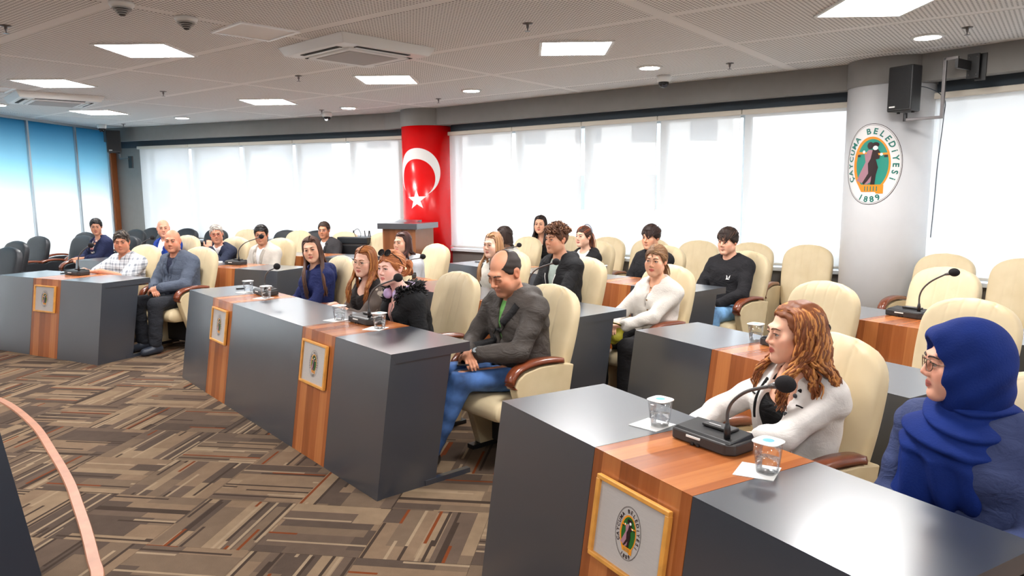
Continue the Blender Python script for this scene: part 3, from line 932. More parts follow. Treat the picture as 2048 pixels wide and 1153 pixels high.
for x, z in ((0.41, 0.29), (0.47, 0.29), (0.41, 0.44), (0.47, 0.44)): MB().ball((x, -bt[1] - 0.058, z), 0.007, 8, 5).build('bolt', M_STEEL, brk)
cab = tag(MB().tube(catmull([(3.66, 6.92, 2.60), (3.80, 6.86, 2.58), (3.95, 6.84, 2.48), (4.02, 6.95, 2.30), (4.035, 7.02, 1.9), (4.03, 7.03, 1.5), (4.02, 7.03, 1.2)], 5), 0.004, 6).build('speaker_cable', pbr('cable_black', srgb(50, 60, 70), 0.5), sm=True), 'thin cable running down beside the white column', 'cable')
spk2 = tag(empty('wall_speaker', (-7.32, 13.74, 2.42), math.radians(30)), 'black loudspeaker in the far left corner above the wooden post', 'speaker', 'wall speakers')
speaker_box(spk2)
brk2 = tag(empty('speaker_bracket', (-7.14, 13.80, 2.20), math.radians(-22)), 'short steel bracket under the far left loudspeaker', 'bracket', 'speaker brackets')
MB().box(-0.16, 0.06, -0.012, 0.012, 0.10, 0.125).box(-0.17, -0.145, -0.012, 0.012, 0.10, 0.20).build('arm', M_STEEL, brk2)
MB().box(0.03, 0.12, 0.012, 0.05, -0.06, 0.16).build('wall_plate', M_BLACKPL, brk2, bevel=0.003)

# ---------------------------------------------------------------- desks
DD, DW, DG, DZ, SLANT = 0.531, 0.473, 0.656, 0.802, 0.115
DU = 2 * DG + DW
ROW = {'L1': Frame((-4.035, 7.158), -27), 'L2': Frame((-2.62, 8.15), -26.5), 'M1': Frame((-.658, 3.887), -50.2), 'M2': Frame((.437, 4.998), -50), 'M3': Frame((1.516, 6.182), -50),
       'R1': Frame((-.045, 2.994), -60.2), 'R2': Frame((.773, 4.531), -60), 'R3': Frame((1.978, 5.403), -58)}
_f = ROW['L2']; _p = _f.at(-0.08, 1.55); ROW['L3'] = Frame(_p[:2], -26.5)
TT = 0.055
def desk_proto():
    """one desk unit; local x along the front from its left end, y backwards, z up"""
    e = empty('council_desk')
    fr_t = 0.030
    def front(name, x0, x1, mat):
        MB().hexa([(x0, -SLANT, 0.0), (x1, -SLANT, 0.0), (x1, -SLANT + fr_t, 0.0), (x0, -SLANT + fr_t, 0.0)],
                  [(x0, 0.0, DZ - 0.001), (x1, 0.0, DZ - 0.001), (x1, fr_t, DZ - TT), (x0, fr_t, DZ - TT)]).build(name, mat, e)
    g = 0.0012
    for name, x0, x1, mat in (('front_panel', 0.0, DG - g, M_DESK), ('wood_front_panel', DG + g, DG + DW - g, M_WOODV), ('front_panel', DG + DW + g, DU, M_DESK)):
        front(name, x0, x1, mat)
    for name, x0, x1, mat in (('top_panel', 0.0, DG - g, M_DESK), ('wood_top_panel', DG + g, DG + DW - g, M_WOODV), ('top_panel', DG + DW + g, DU, M_DESK)):
        MB().hexa([(x0, fr_t + 0.0005, DZ - TT), (x1, fr_t + 0.0005, DZ - TT), (x1, DD, DZ - TT), (x0, DD, DZ - TT)],
                  [(x0, 0.0005, DZ), (x1, 0.0005, DZ), (x1, DD, DZ), (x0, DD, DZ)]).build(name, mat, e)
    for x0, x1 in ((0.006, 0.034), (DU - 0.034, DU - 0.006)):
        MB().hexa([(x0, -SLANT + fr_t, 0.0), (x1, -SLANT + fr_t, 0.0), (x1, 0.27, 0.0), (x0, 0.27, 0.0)],
                  [(x0, fr_t - 0.005, DZ - TT), (x1, fr_t - 0.005, DZ - TT), (x1, 0.40, DZ - TT), (x0, 0.40, DZ - TT)]).build('side_panel', M_DESK, e)
        MB().box(x0 - 0.004, x1 + 0.004, 0.2, 0.52, 0.0, 0.03).build('foot_bar', M_DESK, e)
    return e
def plaque(e):
    p = empty('emblem_plaque'); p.parent = e
    k = math.atan2(SLANT, DZ)
    p.location = (DG + DW / 2, -SLANT * 0.28 - 0.002, DZ * 0.72 + 0.02); p.rotation_euler = (-k, 0, 0)
    w, h = 0.165, 0.125
    MB().box(-w, w, -0.008, -0.001, -h, h).build('plate', M_PLATE, p)
    m = MB()
    for a, b, c, d in ((-w - 0.012, w + 0.012, h - 0.002, h + 0.014), (-w - 0.012, w + 0.012, -h - 0.014, -h + 0.002), (-w - 0.014, -w + 0.004, -h, h), (w - 0.004, w + 0.014, -h, h)):
        m.box(a, b, -0.020, -0.001, c, d)
    m.build('plaque_frame', M_OAKFRAME, p, bevel=0.003)
    sub = MB()
    # print merged per colour onto the plate
    tmp = empty('tmp'); emblem(tmp, 0.086, lambda q, lift: (q[0], -0.0082 - lift * 0.3, q[1]), M_INK, None, False, pbr('plaque_green', srgb(34, 104, 40), 0.4))
    for ch in list(tmp.children):
        ch.parent = p
    bpy.data.objects.remove(tmp)
pl_proto = {}
UNITS = [('L1', -DU, True, 'dark grey desk with wooden inlay and emblem plaque at the left edge, front row'),
         ('M1', -2 * DU, True, 'far unit of the long front row desk, with the smaller looking emblem plaque'),
         ('M1', -DU, True, 'near unit of the long front row desk, ending beside the man in the dark jacket'),
         ('R1', 0.0, True, 'nearest desk at lower right with the large emblem plaque'),
         ('L2', -2 * DU, False, 'second row desk unit in front of the bald man in the blue blazer'),
         ('L2', -DU, False, 'second row desk unit in front of the man in the beige blazer'),
         ('M2', -2 * DU, False, 'second row desk unit in front of the girl in the grey hoodie'),
         ('M2', -DU, False, 'second row desk unit behind the man in the dark jacket'),
         ('R2', 0.0, False, 'second row desk behind the curly haired woman in the white blazer'),
         ('L3', -2 * DU, False, 'third row desk unit behind the man resting his chin on his hand'),
         ('L3', -DU, False, 'third row desk unit in front of the man in the dark suit'),
         ('M3', -2 * DU, False, 'third row desk unit nearest the flag column'),
         ('M3', -DU, False, 'third row desk unit in front of the two boys in black'),
         ('R3', 0.0, False, 'third row desk at right carrying a lone microphone')]
DPROTO = desk_proto(); plaque(DPROTO)
for i, (r, t, plq, lab) in enumerate(UNITS):
    d = DPROTO if i == 0 else copy_tree(DPROTO)
    d.location = ROW[r].at(t); d.rotation_euler = (0, 0, ROW[r].a)
    tag(d, lab, 'desk', 'council desks in rows')
    if not plq and i:
        for ch in list(d.children):
            if ch.name.startswith('emblem_plaque'):
                for g_ in list(ch.children): bpy.data.objects.remove(g_)
                bpy.data.objects.remove(ch)

# presidium desk at the lower left
pd = tag(empty('presidium_desk', (-2.10, 3.06, 0), math.radians(-100)), 'dark presidium desk end at the lower left corner', 'desk')
m_pd = pbr('navy_laminate', srgb(34, 40, 52), 0.45)
MB().hexa([(0, 0.0, 0), (2.4, 0.0, 0), (2.4, -0.03, 0), (0, -0.03, 0)], [(0, -0.17, 0.80), (2.4, -0.17, 0.80), (2.4, -0.20, 0.80), (0, -0.20, 0.80)]).build('front_panel', m_pd, pd)
MB().hexa([(0, -0.031, 0), (0.03, -0.031, 0), (0.03, -0.6, 0), (0, -0.6, 0)], [(0, -0.201, 0.80), (0.03, -0.201, 0.80), (0.03, -0.7, 0.80), (0, -0.7, 0.80)]).build('side_panel', m_pd, pd)
MB().box(0, 2.4, -0.78, -0.17, 0.801, 0.85).build('top_panel', m_pd, pd)

# lectern by the flag column
lec = tag(empty('lectern', (-1.50, 10.66, 0), math.radians(-23)), 'wooden lectern with grey top in front of the flag column', 'lectern')
MB().box(-0.27, 0.27, -0.26, 0.26, 0.0, 1.145).build('body', mat_wood('lectern_wood', [srgb(112, 66, 38), srgb(134, 82, 50), srgb(152, 98, 64)]), lec)
MB().box(-0.325, 0.325, -0.31, 0.31, 1.145, 1.225).build('top', M_DESK, lec, bevel=0.002)
MB().hexa([(-0.325, 0.15, 1.226), (0.05, 0.15, 1.226), (0.05, 0.31, 1.226), (-0.325, 0.31, 1.226)], [(-0.325, 0.29, 1.255), (0.05, 0.29, 1.255), (0.05, 0.31, 1.255), (-0.325, 0.31, 1.255)]).build('ledge', M_DESK, lec)
amp = tag(empty('equipment_case', (-2.31, 11.15, 0), math.radians(-23)), 'black equipment case with antennas left of the lectern', 'equipment')
MB().box(-0.26, 0.26, -0.2, 0.2, 0.0, 0.88).build('case', M_BLACKPL, amp, bevel=0.01)
MB().box(-0.27, 0.27, -0.21, 0.21, 0.90, 1.00).build('lid', pbr('case_lid', srgb(36, 40, 44), 0.35), amp, bevel=0.015)
MB().box(-0.24, 0.24, -0.19, 0.19, 0.88, 0.90).build('hinge_strip', M_STEEL, amp)
for k, x in enumerate((-0.12, 0.10, 0.16, 0.19)):
    MB().tube([(x, 0, 1.0), (x + 0.01 * (-1) ** k, 0, 1.09)], 0.007, 6).build('antenna', M_BLACKPL, amp)
MB().tube(catmull([(0.0, -0.1, 1.0), (-0.03, -0.1, 1.08), (0.04, -0.1, 1.12), (0.09, -0.1, 1.05), (0.08, -0.1, 1.0)], 5), 0.004, 5).build('cable_loop', M_BLACKPL, amp, sm=True)

# ---------------------------------------------------------------- chairs
def loft(sections, closed_ends=True):
    n = len(sections[0]); v = [p for s in sections for p in s]; f = []
    for i in range(len(sections) - 1):
        for k in range(n):
            f.append((i * n + k, i * n + (k + 1) % n, (i + 1) * n + (k + 1) % n, (i + 1) * n + k))
    f.append(tuple(range(n - 1, -1, -1))); f.append(tuple((len(sections) - 1) * n + k for k in range(n)))
    return v, f
def superell(w, d, e, n=44):
    out = []
    for k in range(n):
        a = 2 * math.pi * k / n
        c, s = math.cos(a), math.sin(a)
        out.append((w * math.copysign(abs(c) ** e, c), d * math.copysign(abs(s) ** e, s)))
    return out
def chair_proto(name, mat, seams=True, top=1.075):
    """auditorium chair facing -y; origin on the floor under the seat middle"""
    e = empty(name)
    REC = 0.25
    z0, L = 0.40, (top - 0.40) / math.cos(REC)
    secs = []
    N = 22
    for i in range(N + 1):
        s = i / N
        ht = L * (1 - (1 - s) ** 1.35) if s > 0.0 else 0.0
        q = ht / L
        w = 0.222 + 0.040 * math.sin(math.pi * min(1, q * 0.80))
        if q > 0.70:
            k = (q - 0.70) / 0.30
            w *= max(0.0, 1 - k ** 3.0) ** 0.46 * 0.995 + 0.005
        if q < 0.05: w *= 0.93
        d = 0.052 * (max(0.02, 1 - max(0, (q - 0.84) / 0.16) ** 2.2)) ** 0.5
        sec = []
        for x, y in superell(max(w, 0.012), max(d, 0.006), 0.42 if q < 0.95 else 0.7):
            bul = 0.018 * (1 - (x / max(w, 0.01)) ** 2) * math.sin(math.pi * min(1, q + 0.15)) if y < 0 else 0.0
            gv = 0.0
            if seams and y < 0 and 0.2 < q < 0.97:
                for xs in (-0.125, -0.045, 0.045, 0.125):
                    gv += 0.009 * math.exp(-((x - xs) / 0.011) ** 2)
            yl = y - bul + gv
            zz = z0 + ht * math.cos(REC) + yl * -math.sin(REC) * -1 * 0
            sec.append((x, 0.22 + ht * math.sin(REC) + yl * math.cos(REC), z0 + ht * math.cos(REC) - yl * math.sin(REC) * 0.6))
        secs.append(sec)
    if seams:
        # finer columns so that the stitched channels show
        pass
    v, f = loft(secs)
    me = mesh_np('backrest', np.array(v), f); link('backrest', me, M_CREAMB if seams else mat, e)
    # seat cushion
    prof = [(-0.27, 0.335), (-0.292, 0.365), (-0.288, 0.405), (-0.262, 0.435), (-0.20, 0.452), (-0.05, 0.450), (0.12, 0.440), (0.25, 0.435), (0.25, 0.33), (0.0, 0.305), (-0.2, 0.31)]
    secs = []
    for x in (-0.238, -0.230, -0.20, -0.1, 0.0, 0.1, 0.20, 0.230, 0.238):
        k = 1.0 if abs(x) < 0.22 else (0.93 if abs(x) < 0.235 else 0.82)
        secs.append([(x, 0.0 + (y - 0.0) * (0.99 if k < 1 else 1.0), 0.38 + (z - 0.38) * k + 0.006 * (1 - (x / 0.24) ** 2) * (z > 0.42)) for y, z in prof])
    v, f = loft(secs)
    sm_ = mesh_np('seat', np.array(v), f); link('seat', sm_, mat, e)
    # arm panels: narrow at the floor, broad under the arm
    for s in (-1, 1):
        xa, xb = s * 0.244, s * 0.308
        outl = [(-0.035, 0.03), (-0.10, 0.25), (-0.185, 0.50), (-0.195, 0.545), (-0.175, 0.585), (-0.12, 0.620), (0.0, 0.640), (0.15, 0.636), (0.275, 0.615), (0.235, 0.42), (0.150, 0.03)]
        MB().prism(outl, 0, min(xa, xb), max(xa, xb)).build('arm_panel', mat, e, bevel=0.007)
        MB().box(min(xa, xb) - 0.0, max(xa, xb), -0.10, 0.20, 0.0, 0.031).build('foot', M_BLACKPL, e, bevel=0.004)
        # wooden arm, curving down at the front
        path = [(-0.196, 0.535), (-0.214, 0.560), (-0.206, 0.600), (-0.165, 0.638), (-0.09, 0.660), (0.02, 0.668), (0.13, 0.660), (0.19, 0.648)]
        secs = []
        cp = catmull(path, 3)
        for i, (y, z) in enumerate(cp):
            a, b = np.array(cp[max(0, i - 1)]), np.array(cp[min(len(cp) - 1, i + 1)])
            d = (b - a) / np.linalg.norm(b - a); nn = np.array([-d[1], d[0]])
            if nn[1] < 0: nn = -nn
            if i < 3: nn = np.array([-0.9, 0.35]) if i else np.array([-1.0, 0.1])
            hw = 0.036
            cx = s * 0.276
            secs.append([(cx - hw, y, z), (cx - hw * 0.75, y + nn[0] * 0.017, z + nn[1] * 0.017), (cx + hw * 0.75, y + nn[0] * 0.017, z + nn[1] * 0.017), (cx + hw, y, z), (cx + hw, y - nn[0] * 0.014, z - nn[1] * 0.014), (cx - hw, y - nn[0] * 0.014, z - nn[1] * 0.014)])
        v, f = loft(secs)
        link('armrest', mesh_np('armrest', np.array(v), f), M_WOODARM, e)
    MB().box(-0.20, 0.20, 0.02, 0.22, 0.06, 0.31).box(-0.235, 0.235, 0.06, 0.16, 0.10, 0.16).build('pedestal', pbr('pedestal_dark', srgb(34, 34, 36), 0.5), e, bevel=0.01)
    return e
CH_CREAM = chair_proto('auditorium_chair', M_CREAM)
CH_BLACK = chair_proto('auditorium_chair', M_BLACKV, False, 1.03)
_used = {}
def place_chair(proto, xyz, rz, label, group, tip=False):
    k = proto.name
    if k not in _used:
        _used[k] = True; c = proto
    else:
        c = copy_tree(proto)
    c.location = xyz; c.rotation_euler = (0, 0, rz)
    tag(c, label, 'chair', group)
    if tip:
        for ch in c.children:
            if ch.name.startswith('seat'):
                ch.rotation_euler = (math.radians(-68), 0, 0)
                ch.location = (0, 0.06, 0.18)
    return c
CHAIR_OFF = 0.86
def row_chair(r, t, label, off=CHAIR_OFF, tip=False, proto=None, group='cream upholstered chairs behind the desks', turn=0.0):
    f_ = ROW[r]
    return place_chair(proto or CH_CREAM, f_.at(t, off), f_.a + turn, label, group, tip)
# ---------------------------------------------------------------- chairs in place
for r, t, l in (('M1', -0.05, 'cream chair carrying the man in the dark jacket'), ('M1', -1.08, 'cream chair behind the girl with headphones round her neck'), ('M1', -2.02, 'cream chair under the girl in the star cardigan'), ('M1', -2.98, 'cream chair behind the girl in the navy hoodie'),
                ('M2', -0.16, 'cream chair carrying the woman in the white jacket and black trousers'), ('M2', -1.10, 'cream chair behind the curly haired boy in the black hoodie'), ('M2', -2.12, 'cream chair under the girl with long fair hair'), ('M2', -3.50, 'cream chair to the right of the girl in the grey hoodie'),
                ('M3', -0.24, 'cream chair carrying the boy with the white chest logo'), ('M3', -1.22, 'cream chair under the boy in the plain black sweatshirt'), ('M3', -2.22, 'cream chair behind the girl with a ponytail'), ('M3', -3.48, 'cream chair to the right of the dark haired girl who looks away'),
                ('R1', 0.66, 'cream chair carrying the curly haired woman in the white blazer'), ('R1', 1.50, 'cream chair under the woman in the blue headscarf'),
                ('L1', -0.98, 'cream chair carrying the man in the checked shirt'), ('L1', -0.04, 'cream chair carrying the bald man in the grey blazer'),
                ('L2', -1.12, 'cream chair behind the man in the beige blazer'), ('L2', -1.94, 'cream chair behind the man resting his chin on his hand'), ('L2', -2.90, 'cream chair behind the bald man in the blue blazer'),
                ('L3', -1.22, 'cream chair carrying the man in the dark suit')):
    row_chair(r, t, l)
for r, t, l in (('R2', 0.44, 'empty cream chair directly behind the curly haired woman'), ('R2', 1.37, 'empty cream chair directly behind the blue headscarf'), ('R3', 0.58, 'empty cream chair behind the lone microphone at right'),
                ('L3', -0.50, 'empty cream chair just left of the lectern, third row'), ('L3', -2.14, 'empty cream chair left of the man in the dark suit'), ('L3', -3.26, 'empty cream chair behind the man in the beige blazer')):
    row_chair(r, t, l, tip=True)
for t, l in ((2.14, 'cream chair under the long haired girl by the window'), (2.78, 'empty cream chair behind the ponytail girl, by the window'), (3.40, 'empty cream chair behind the boy in the plain black sweatshirt, by the window'),
             (4.03, 'empty cream chair between the two boys in black, by the window'), (4.66, 'empty cream chair behind the boy with the white chest logo, by the window'), (5.29, 'empty cream chair nearest the white column, by the window')):
    place_chair(CH_CREAM, WM.at(t + 0.03, -0.22), WM.a, l, 'cream chairs along the windows', t > 2.5)
for t, l in ((0.42, 'empty cream chair against the white column'), (1.06, 'empty cream chair cut by the right edge of the picture')):
    place_chair(CH_CREAM, WR.at(t, -0.40), WR.a, l, 'cream chairs along the windows', True)
for t, l in ((0.40, 'black chair in the left window corner behind the bald man in blue'), (1.25, 'black chair by the window just right of the bald man in blue'), (1.95, 'black chair by the window behind the man resting his chin'), (2.85, 'black chair by the window left of the beige blazer man'),
             (3.52, 'black chair by the window right of the beige blazer man'), (4.15, 'black chair by the window left of the dark suited man')):
    place_chair(CH_BLACK, WL.at(t, -0.30), WL.a, l, 'black chairs on the left')
for x, y, l in ((-6.40, 8.75, 'nearest black chair at the left edge of the picture'), (-7.10, 9.95, 'second black chair from the left edge'), (-7.50, 11.06, 'third black chair from the left, by the glass partition'), (-6.86, 11.15, 'black chair with open seat just left of the woman in the patterned blouse'),
                (-7.40, 12.15, 'black chair showing between the open black chair and the patterned blouse woman'), (-6.95, 12.95, 'black chair behind the shoulder of the patterned blouse woman'), (-6.02, 12.20, 'black chair left of the bald man in blue'), (-6.02, 10.92, 'black chair carrying the woman in the patterned blouse')):
    place_chair(CH_BLACK, (x, y, 0), math.radians(-26), l, 'black chairs on the left')

# ---------------------------------------------------------------- things on the desks
def mic_proto():
    """conference microphone; x to the right, gooseneck leaning to +x"""
    e = empty('conference_microphone')
    prof = [(-0.13, -0.065), (0.10, -0.07), (0.13, -0.045), (0.13, 0.05), (0.11, 0.07), (-0.13, 0.07)]
    MB().prism(prof, 2, 0.002, 0.042).build('base', M_DARKPL, e, bevel=0.006)
    MB().hexa([(-0.125, -0.06, 0.0421), (0.12, -0.065, 0.0421), (0.12, 0.065, 0.0421), (-0.125, 0.065, 0.0421)], [(-0.118, -0.05, 0.050), (0.115, -0.055, 0.050), (0.115, 0.06, 0.058), (-0.118, 0.06, 0.058)]).build('top_plate', M_BLACKPL, e, bevel=0.002)
    MB().box(-0.05, 0.07, 0.0, 0.05, 0.056, 0.066).build('button_panel', M_DARKPL, e, bevel=0.003)
    MB().box(-0.03, 0.02, 0.012, 0.018, 0.0662, 0.0672).build('button_strip', M_GREYPL, e)
    MB().box(-0.06, 0.0, -0.0715, -0.068, 0.026, 0.033).build('name_badge', M_PAPER, e)
    MB().box(-0.04, -0.028, -0.0715, -0.068, 0.002, 0.012).box(-0.015, -0.003, -0.0715, -0.068, 0.002, 0.012).build('cable_notch', M_BLACKPL, e)
    MB().lathe([(0.011, 0.05), (0.011, 0.085), (0.007, 0.105)], 12, (0.085, -0.035, 0)).build('neck_socket', M_BLACKPL, e, sm=True)
    return e
A3 = lambda *p: np.array(p, float)
MIC = mic_proto()
M_NECK = pbr('gooseneck_metal', srgb(92, 90, 90), 0.35, metal=0.5)
def mic_neck(e, dx, dz):
    s = A3(0.085, -0.035, 0.10); t = A3(dx, -0.043, dz); d = t - s
    g = t - A3(0.058, 0, 0.020)
    path = catmull([tuple(s), tuple(s + A3(0.0, 0, 0.24 * d[2])), tuple(s + A3(0.10 * d[0], 0, 0.47 * d[2])), tuple(s + A3(0.34 * d[0], 0, 0.70 * d[2])), tuple(g)], 6)
    MB().tube(path, 0.0058, 8).build('gooseneck', M_NECK, e, sm=True)
    MB().tube([tuple(g), tuple(g + A3(0.034, -0.001, 0.012))], [0.007, 0.013], 12).build('capsule_collar', M_STEEL, e, sm=True)
    MB().ball(tuple(t), (0.034, 0.027, 0.027), 16, 12).build('windscreen', M_FOAM, e, sm=True)
NECKS = dict(zip(['black gooseneck microphone in front of the curly haired woman', 'black gooseneck microphone in front of the girl with headphones', 'black gooseneck microphone in front of the girl in the navy hoodie', 'black gooseneck microphone in front of the checked shirt man', 'black gooseneck microphone in front of the beige blazer man', 'black gooseneck microphone in front of the bald man in blue', 'black gooseneck microphone reaching towards the chair behind the headphones girl', 'black gooseneck microphone in front of the curly haired boy', 'black gooseneck microphone behind the fair haired girl', 'black microphone whose head shows behind the curly hair', 'black gooseneck microphone alone on the right third row desk'], [(0.3, 0.285), (0.44, 0.345), (0.38, 0.275), (0.34, 0.335), (0.48, 0.355), (0.36, 0.3), (0.41, 0.245), (0.41, 0.325), (0.41, 0.25), (0.27, 0.16), (0.3, 0.335)]))
for i, (r, t, off, turn, l) in enumerate((('R1', 0.84, 0.37, 6, 'black gooseneck microphone in front of the curly haired woman'), ('M1', -0.96, 0.38, 4, 'black gooseneck microphone in front of the girl with headphones'), ('M1', -2.78, 0.40, 0, 'black gooseneck microphone in front of the girl in the navy hoodie'),
                                          ('L1', -0.98, 0.38, 0, 'black gooseneck microphone in front of the checked shirt man'), ('L2', -1.04, 0.38, 0, 'black gooseneck microphone in front of the beige blazer man'), ('L2', -2.86, 0.40, 0, 'black gooseneck microphone in front of the bald man in blue'),
                                          ('M2', -2.86, 0.40, 0, 'black gooseneck microphone reaching towards the chair behind the headphones girl'), ('M2', -0.98, 0.40, 0, 'black gooseneck microphone in front of the curly haired boy'), ('M3', -3.06, 0.40, 0, 'black gooseneck microphone behind the fair haired girl'),
                                          ('R2', 0.84, 0.38, 0, 'black microphone whose head shows behind the curly hair'), ('R3', 0.78, 0.38, 0, 'black gooseneck microphone alone on the right third row desk'))):
    m_ = MIC if i == 0 else copy_tree(MIC)
    m_.location = ROW[r].at(t, off, DZ); m_.rotation_euler = (0, 0, ROW[r].a + math.radians(turn))
    tag(m_, l, 'microphone', 'conference microphones on the desks')
for o in [q for q in COL.objects if q.get('category') == 'microphone']:
    mic_neck(o, *NECKS[o['label']])
def cup_proto():
    e = empty('water_cup')
    def sq(w, z, n=28): return [(x, y, z) for x, y in superell(w, w, 0.55, n)]
    v, f = loft([sq(0.026, 0.001), sq(0.027, 0.006), sq(0.031, 0.045), sq(0.035, 0.088)])
    link('cup', mesh_np('cup', np.array(v), f), M_CUP, e)
    v, f = loft([sq(0.0245, 0.004), sq(0.0285, 0.042)])
    link('water', mesh_np('water', np.array(v), f), M_WATER, e)
    v, f = loft([sq(0.038, 0.0885), sq(0.0385, 0.0905), sq(0.036, 0.092)])
    link('foil_lid', mesh_np('foil_lid', np.array(v), f), M_PAPER, e)
    MB().lathe([(0.001, 0.0922), (0.016, 0.0924)], 14).build('lid_print', pbr('lid_blue', srgb(96, 176, 210), 0.5), e)
    return e
CUP = cup_proto()
for i, (r, t, off, l) in enumerate((('R1', 0.60, 0.34, 'clear water cup left of the nearest microphone'), ('R1', 1.12, 0.32, 'clear water cup right of the nearest microphone'), ('M1', -1.16, 0.28, 'clear water cup left of the microphone before the headphones girl'), ('M1', -0.70, 0.33, 'clear water cup right of the microphone before the headphones girl'),
                                    ('M1', -3.00, 0.33, 'clear water cup left of the microphone before the navy hoodie girl'), ('M1', -2.54, 0.31, 'clear water cup right of the microphone before the navy hoodie girl'), ('M3', -1.38, 0.40, 'clear water cup before the boy in the plain black sweatshirt'), ('R2', 0.64, 0.36, 'clear water cup on the desk left of the curly haired woman'))):
    c_ = CUP if i == 0 else copy_tree(CUP)
    c_.location = ROW[r].at(t, off, DZ + 0.0035); c_.rotation_euler = (0, 0, ROW[r].a + 0.2)
    if i < 2: c_.scale = (1.12, 1.12, 1.12)
    tag(c_, l, 'cup', 'water cups on the desks')
    if i not in (7,):
        nk = MB().hexa([(-0.07, -0.065, 0.0005), (0.05, -0.06, 0.0005), (0.055, 0.06, 0.0005), (-0.065, 0.055, 0.0005)], [(-0.07, -0.065, 0.0028), (0.05, -0.06, 0.0028), (0.055, 0.06, 0.0028), (-0.065, 0.055, 0.003)]).build('paper_napkin', M_PAPER)
        nk.location = ROW[r].at(t - 0.02, off - 0.01, DZ); nk.rotation_euler = (0, 0, ROW[r].a + 0.25 + 0.3 * (i % 2))
        tag(nk, 'white paper napkin under the ' + l.replace('clear ', ''), 'napkin', 'paper napkins under the cups')
def phone(loc, rz, l, rx=0.0):
    e = tag(empty('mobile_phone', loc, rz), l, 'phone', 'mobile phones')
    e.rotation_euler = (rx, 0, rz)
    MB().box(-0.037, 0.037, -0.078, 0.078, 0.001, 0.009).build('body', M_BLACKPL, e, bevel=0.003)
    MB().box(-0.034, 0.034, -0.074, 0.074, 0.0091, 0.0096).build('screen', pbr('phone_glass', srgb(16, 18, 24), 0.06), e)
    return e
phone(ROW['M1'].at(-3.36, 0.39, DZ), ROW['M1'].a + 1.2, 'black phone lying at the far end of the long front desk')
phone(ROW['L1'].at(-1.30, 0.44, DZ), ROW['L1'].a + 0.9, 'phone lying beside the checked shirt man\'s microphone')
phone(ROW['M3'].at(-3.42, 0.40, DZ), ROW['M3'].a, 'small phone on the desk by the flag column')
bk = tag(empty('paper_stack', ROW['L2'].at(-1.50, 0.36, DZ), ROW['L2'].a + 0.3), 'white papers before the man resting his chin on his hand', 'papers')
for k in range(4): MB().box(-0.14, 0.14, -0.1, 0.1, 0.001 + k * 0.004, 0.004 + k * 0.004).build('sheet', M_PAPER, bk).rotation_euler = (0, 0, 0.05 * k)
# ---------------------------------------------------------------- people: implicit surfaces meshed with surface nets
A3 = lambda *p: np.array(p, float)
def rc(a, b, ra, rb, k=0.03): return ('rc', A3(*a), A3(*b), ra, rb, k, 1)
def el(c, r, k=0.03, R=None): return ('el', A3(*c), A3(*r), R, None, k, 1)
def sub(p): return p[:6] + (-1,)
def infl(p, t):
    if p[0] == 'rc': return ('rc', p[1], p[2], p[3] + t, p[4] + t) + p[5:]
    if p[0] == 'el': return ('el', p[1], p[2] + t) + p[3:]
    return p
def prim_box(p):
    if p[0] == 'rc':
        r = max(p[3], p[4]); return np.minimum(p[1], p[2]) - r, np.maximum(p[1], p[2]) + r
    if p[0] == 'el':
        r = p[2] if p[3] is None else np.full(3, p[2].max()); return p[1] - r, p[1] + r
    return p[2]
def prim_sd(p, X, Y, Z):
    if p[0] == 'rc':
        a, b = p[1], p[2]; ba = b - a; L = max(float(ba @ ba), 1e-12)
        x, y, z = X - a[0], Y - a[1], Z - a[2]
        h = np.clip((x * ba[0] + y * ba[1] + z * ba[2]) / L, 0, 1)
        return np.sqrt((x - h * ba[0]) ** 2 + (y - h * ba[1]) ** 2 + (z - h * ba[2]) ** 2) - (p[3] + (p[4] - p[3]) * h)
    if p[0] == 'el':
        c, r = p[1], p[2]; x, y, z = X - c[0], Y - c[1], Z - c[2]
        if p[3] is not None:
            R = p[3]   # columns: local axes
            x, y, z = x * R[0, 0] + y * R[1, 0] + z * R[2, 0], x * R[0, 1] + y * R[1, 1] + z * R[2, 1], x * R[0, 2] + y * R[1, 2] + z * R[2, 2]
        k0 = np.sqrt((x / r[0]) ** 2 + (y / r[1]) ** 2 + (z / r[2]) ** 2) + 1e-9
        k1 = np.sqrt((x / r[0] ** 2) ** 2 + (y / r[1] ** 2) ** 2 + (z / r[2] ** 2) ** 2) + 1e-9
        return k0 * (k0 - 1) / k1
    return p[1](X, Y, Z)
def combine(d, s, k, op):
    if op < 0:
        s = -s
        if k <= 0: return np.maximum(d, s)
        h = np.maximum(k - np.abs(d - s), 0) / k
        return np.maximum(d, s) + h * h * k * 0.25
    if k <= 0: return np.minimum(d, s)
    h = np.maximum(k - np.abs(d - s), 0) / k
    return np.minimum(d, s) - h * h * k * 0.25
def eval_pts(prims, P):
    X, Y, Z = P[:, 0], P[:, 1], P[:, 2]
    d = np.full(len(P), 0.5)
    for p in prims:
        if p[0] == 'post': d = p[1](d, X, Y, Z); continue
        d = combine(d, prim_sd(p, X, Y, Z), p[5], p[6])
    return d
def axis(lo, hi, h, fine=()):
    xs = [lo]
    while xs[-1] < hi:
        x = xs[-1]; step = h
        for a, b, hf in fine:
            if a - h <= x < b: step = min(step, hf)
        xs.append(x + step)
    return np.array(xs, np.float32)
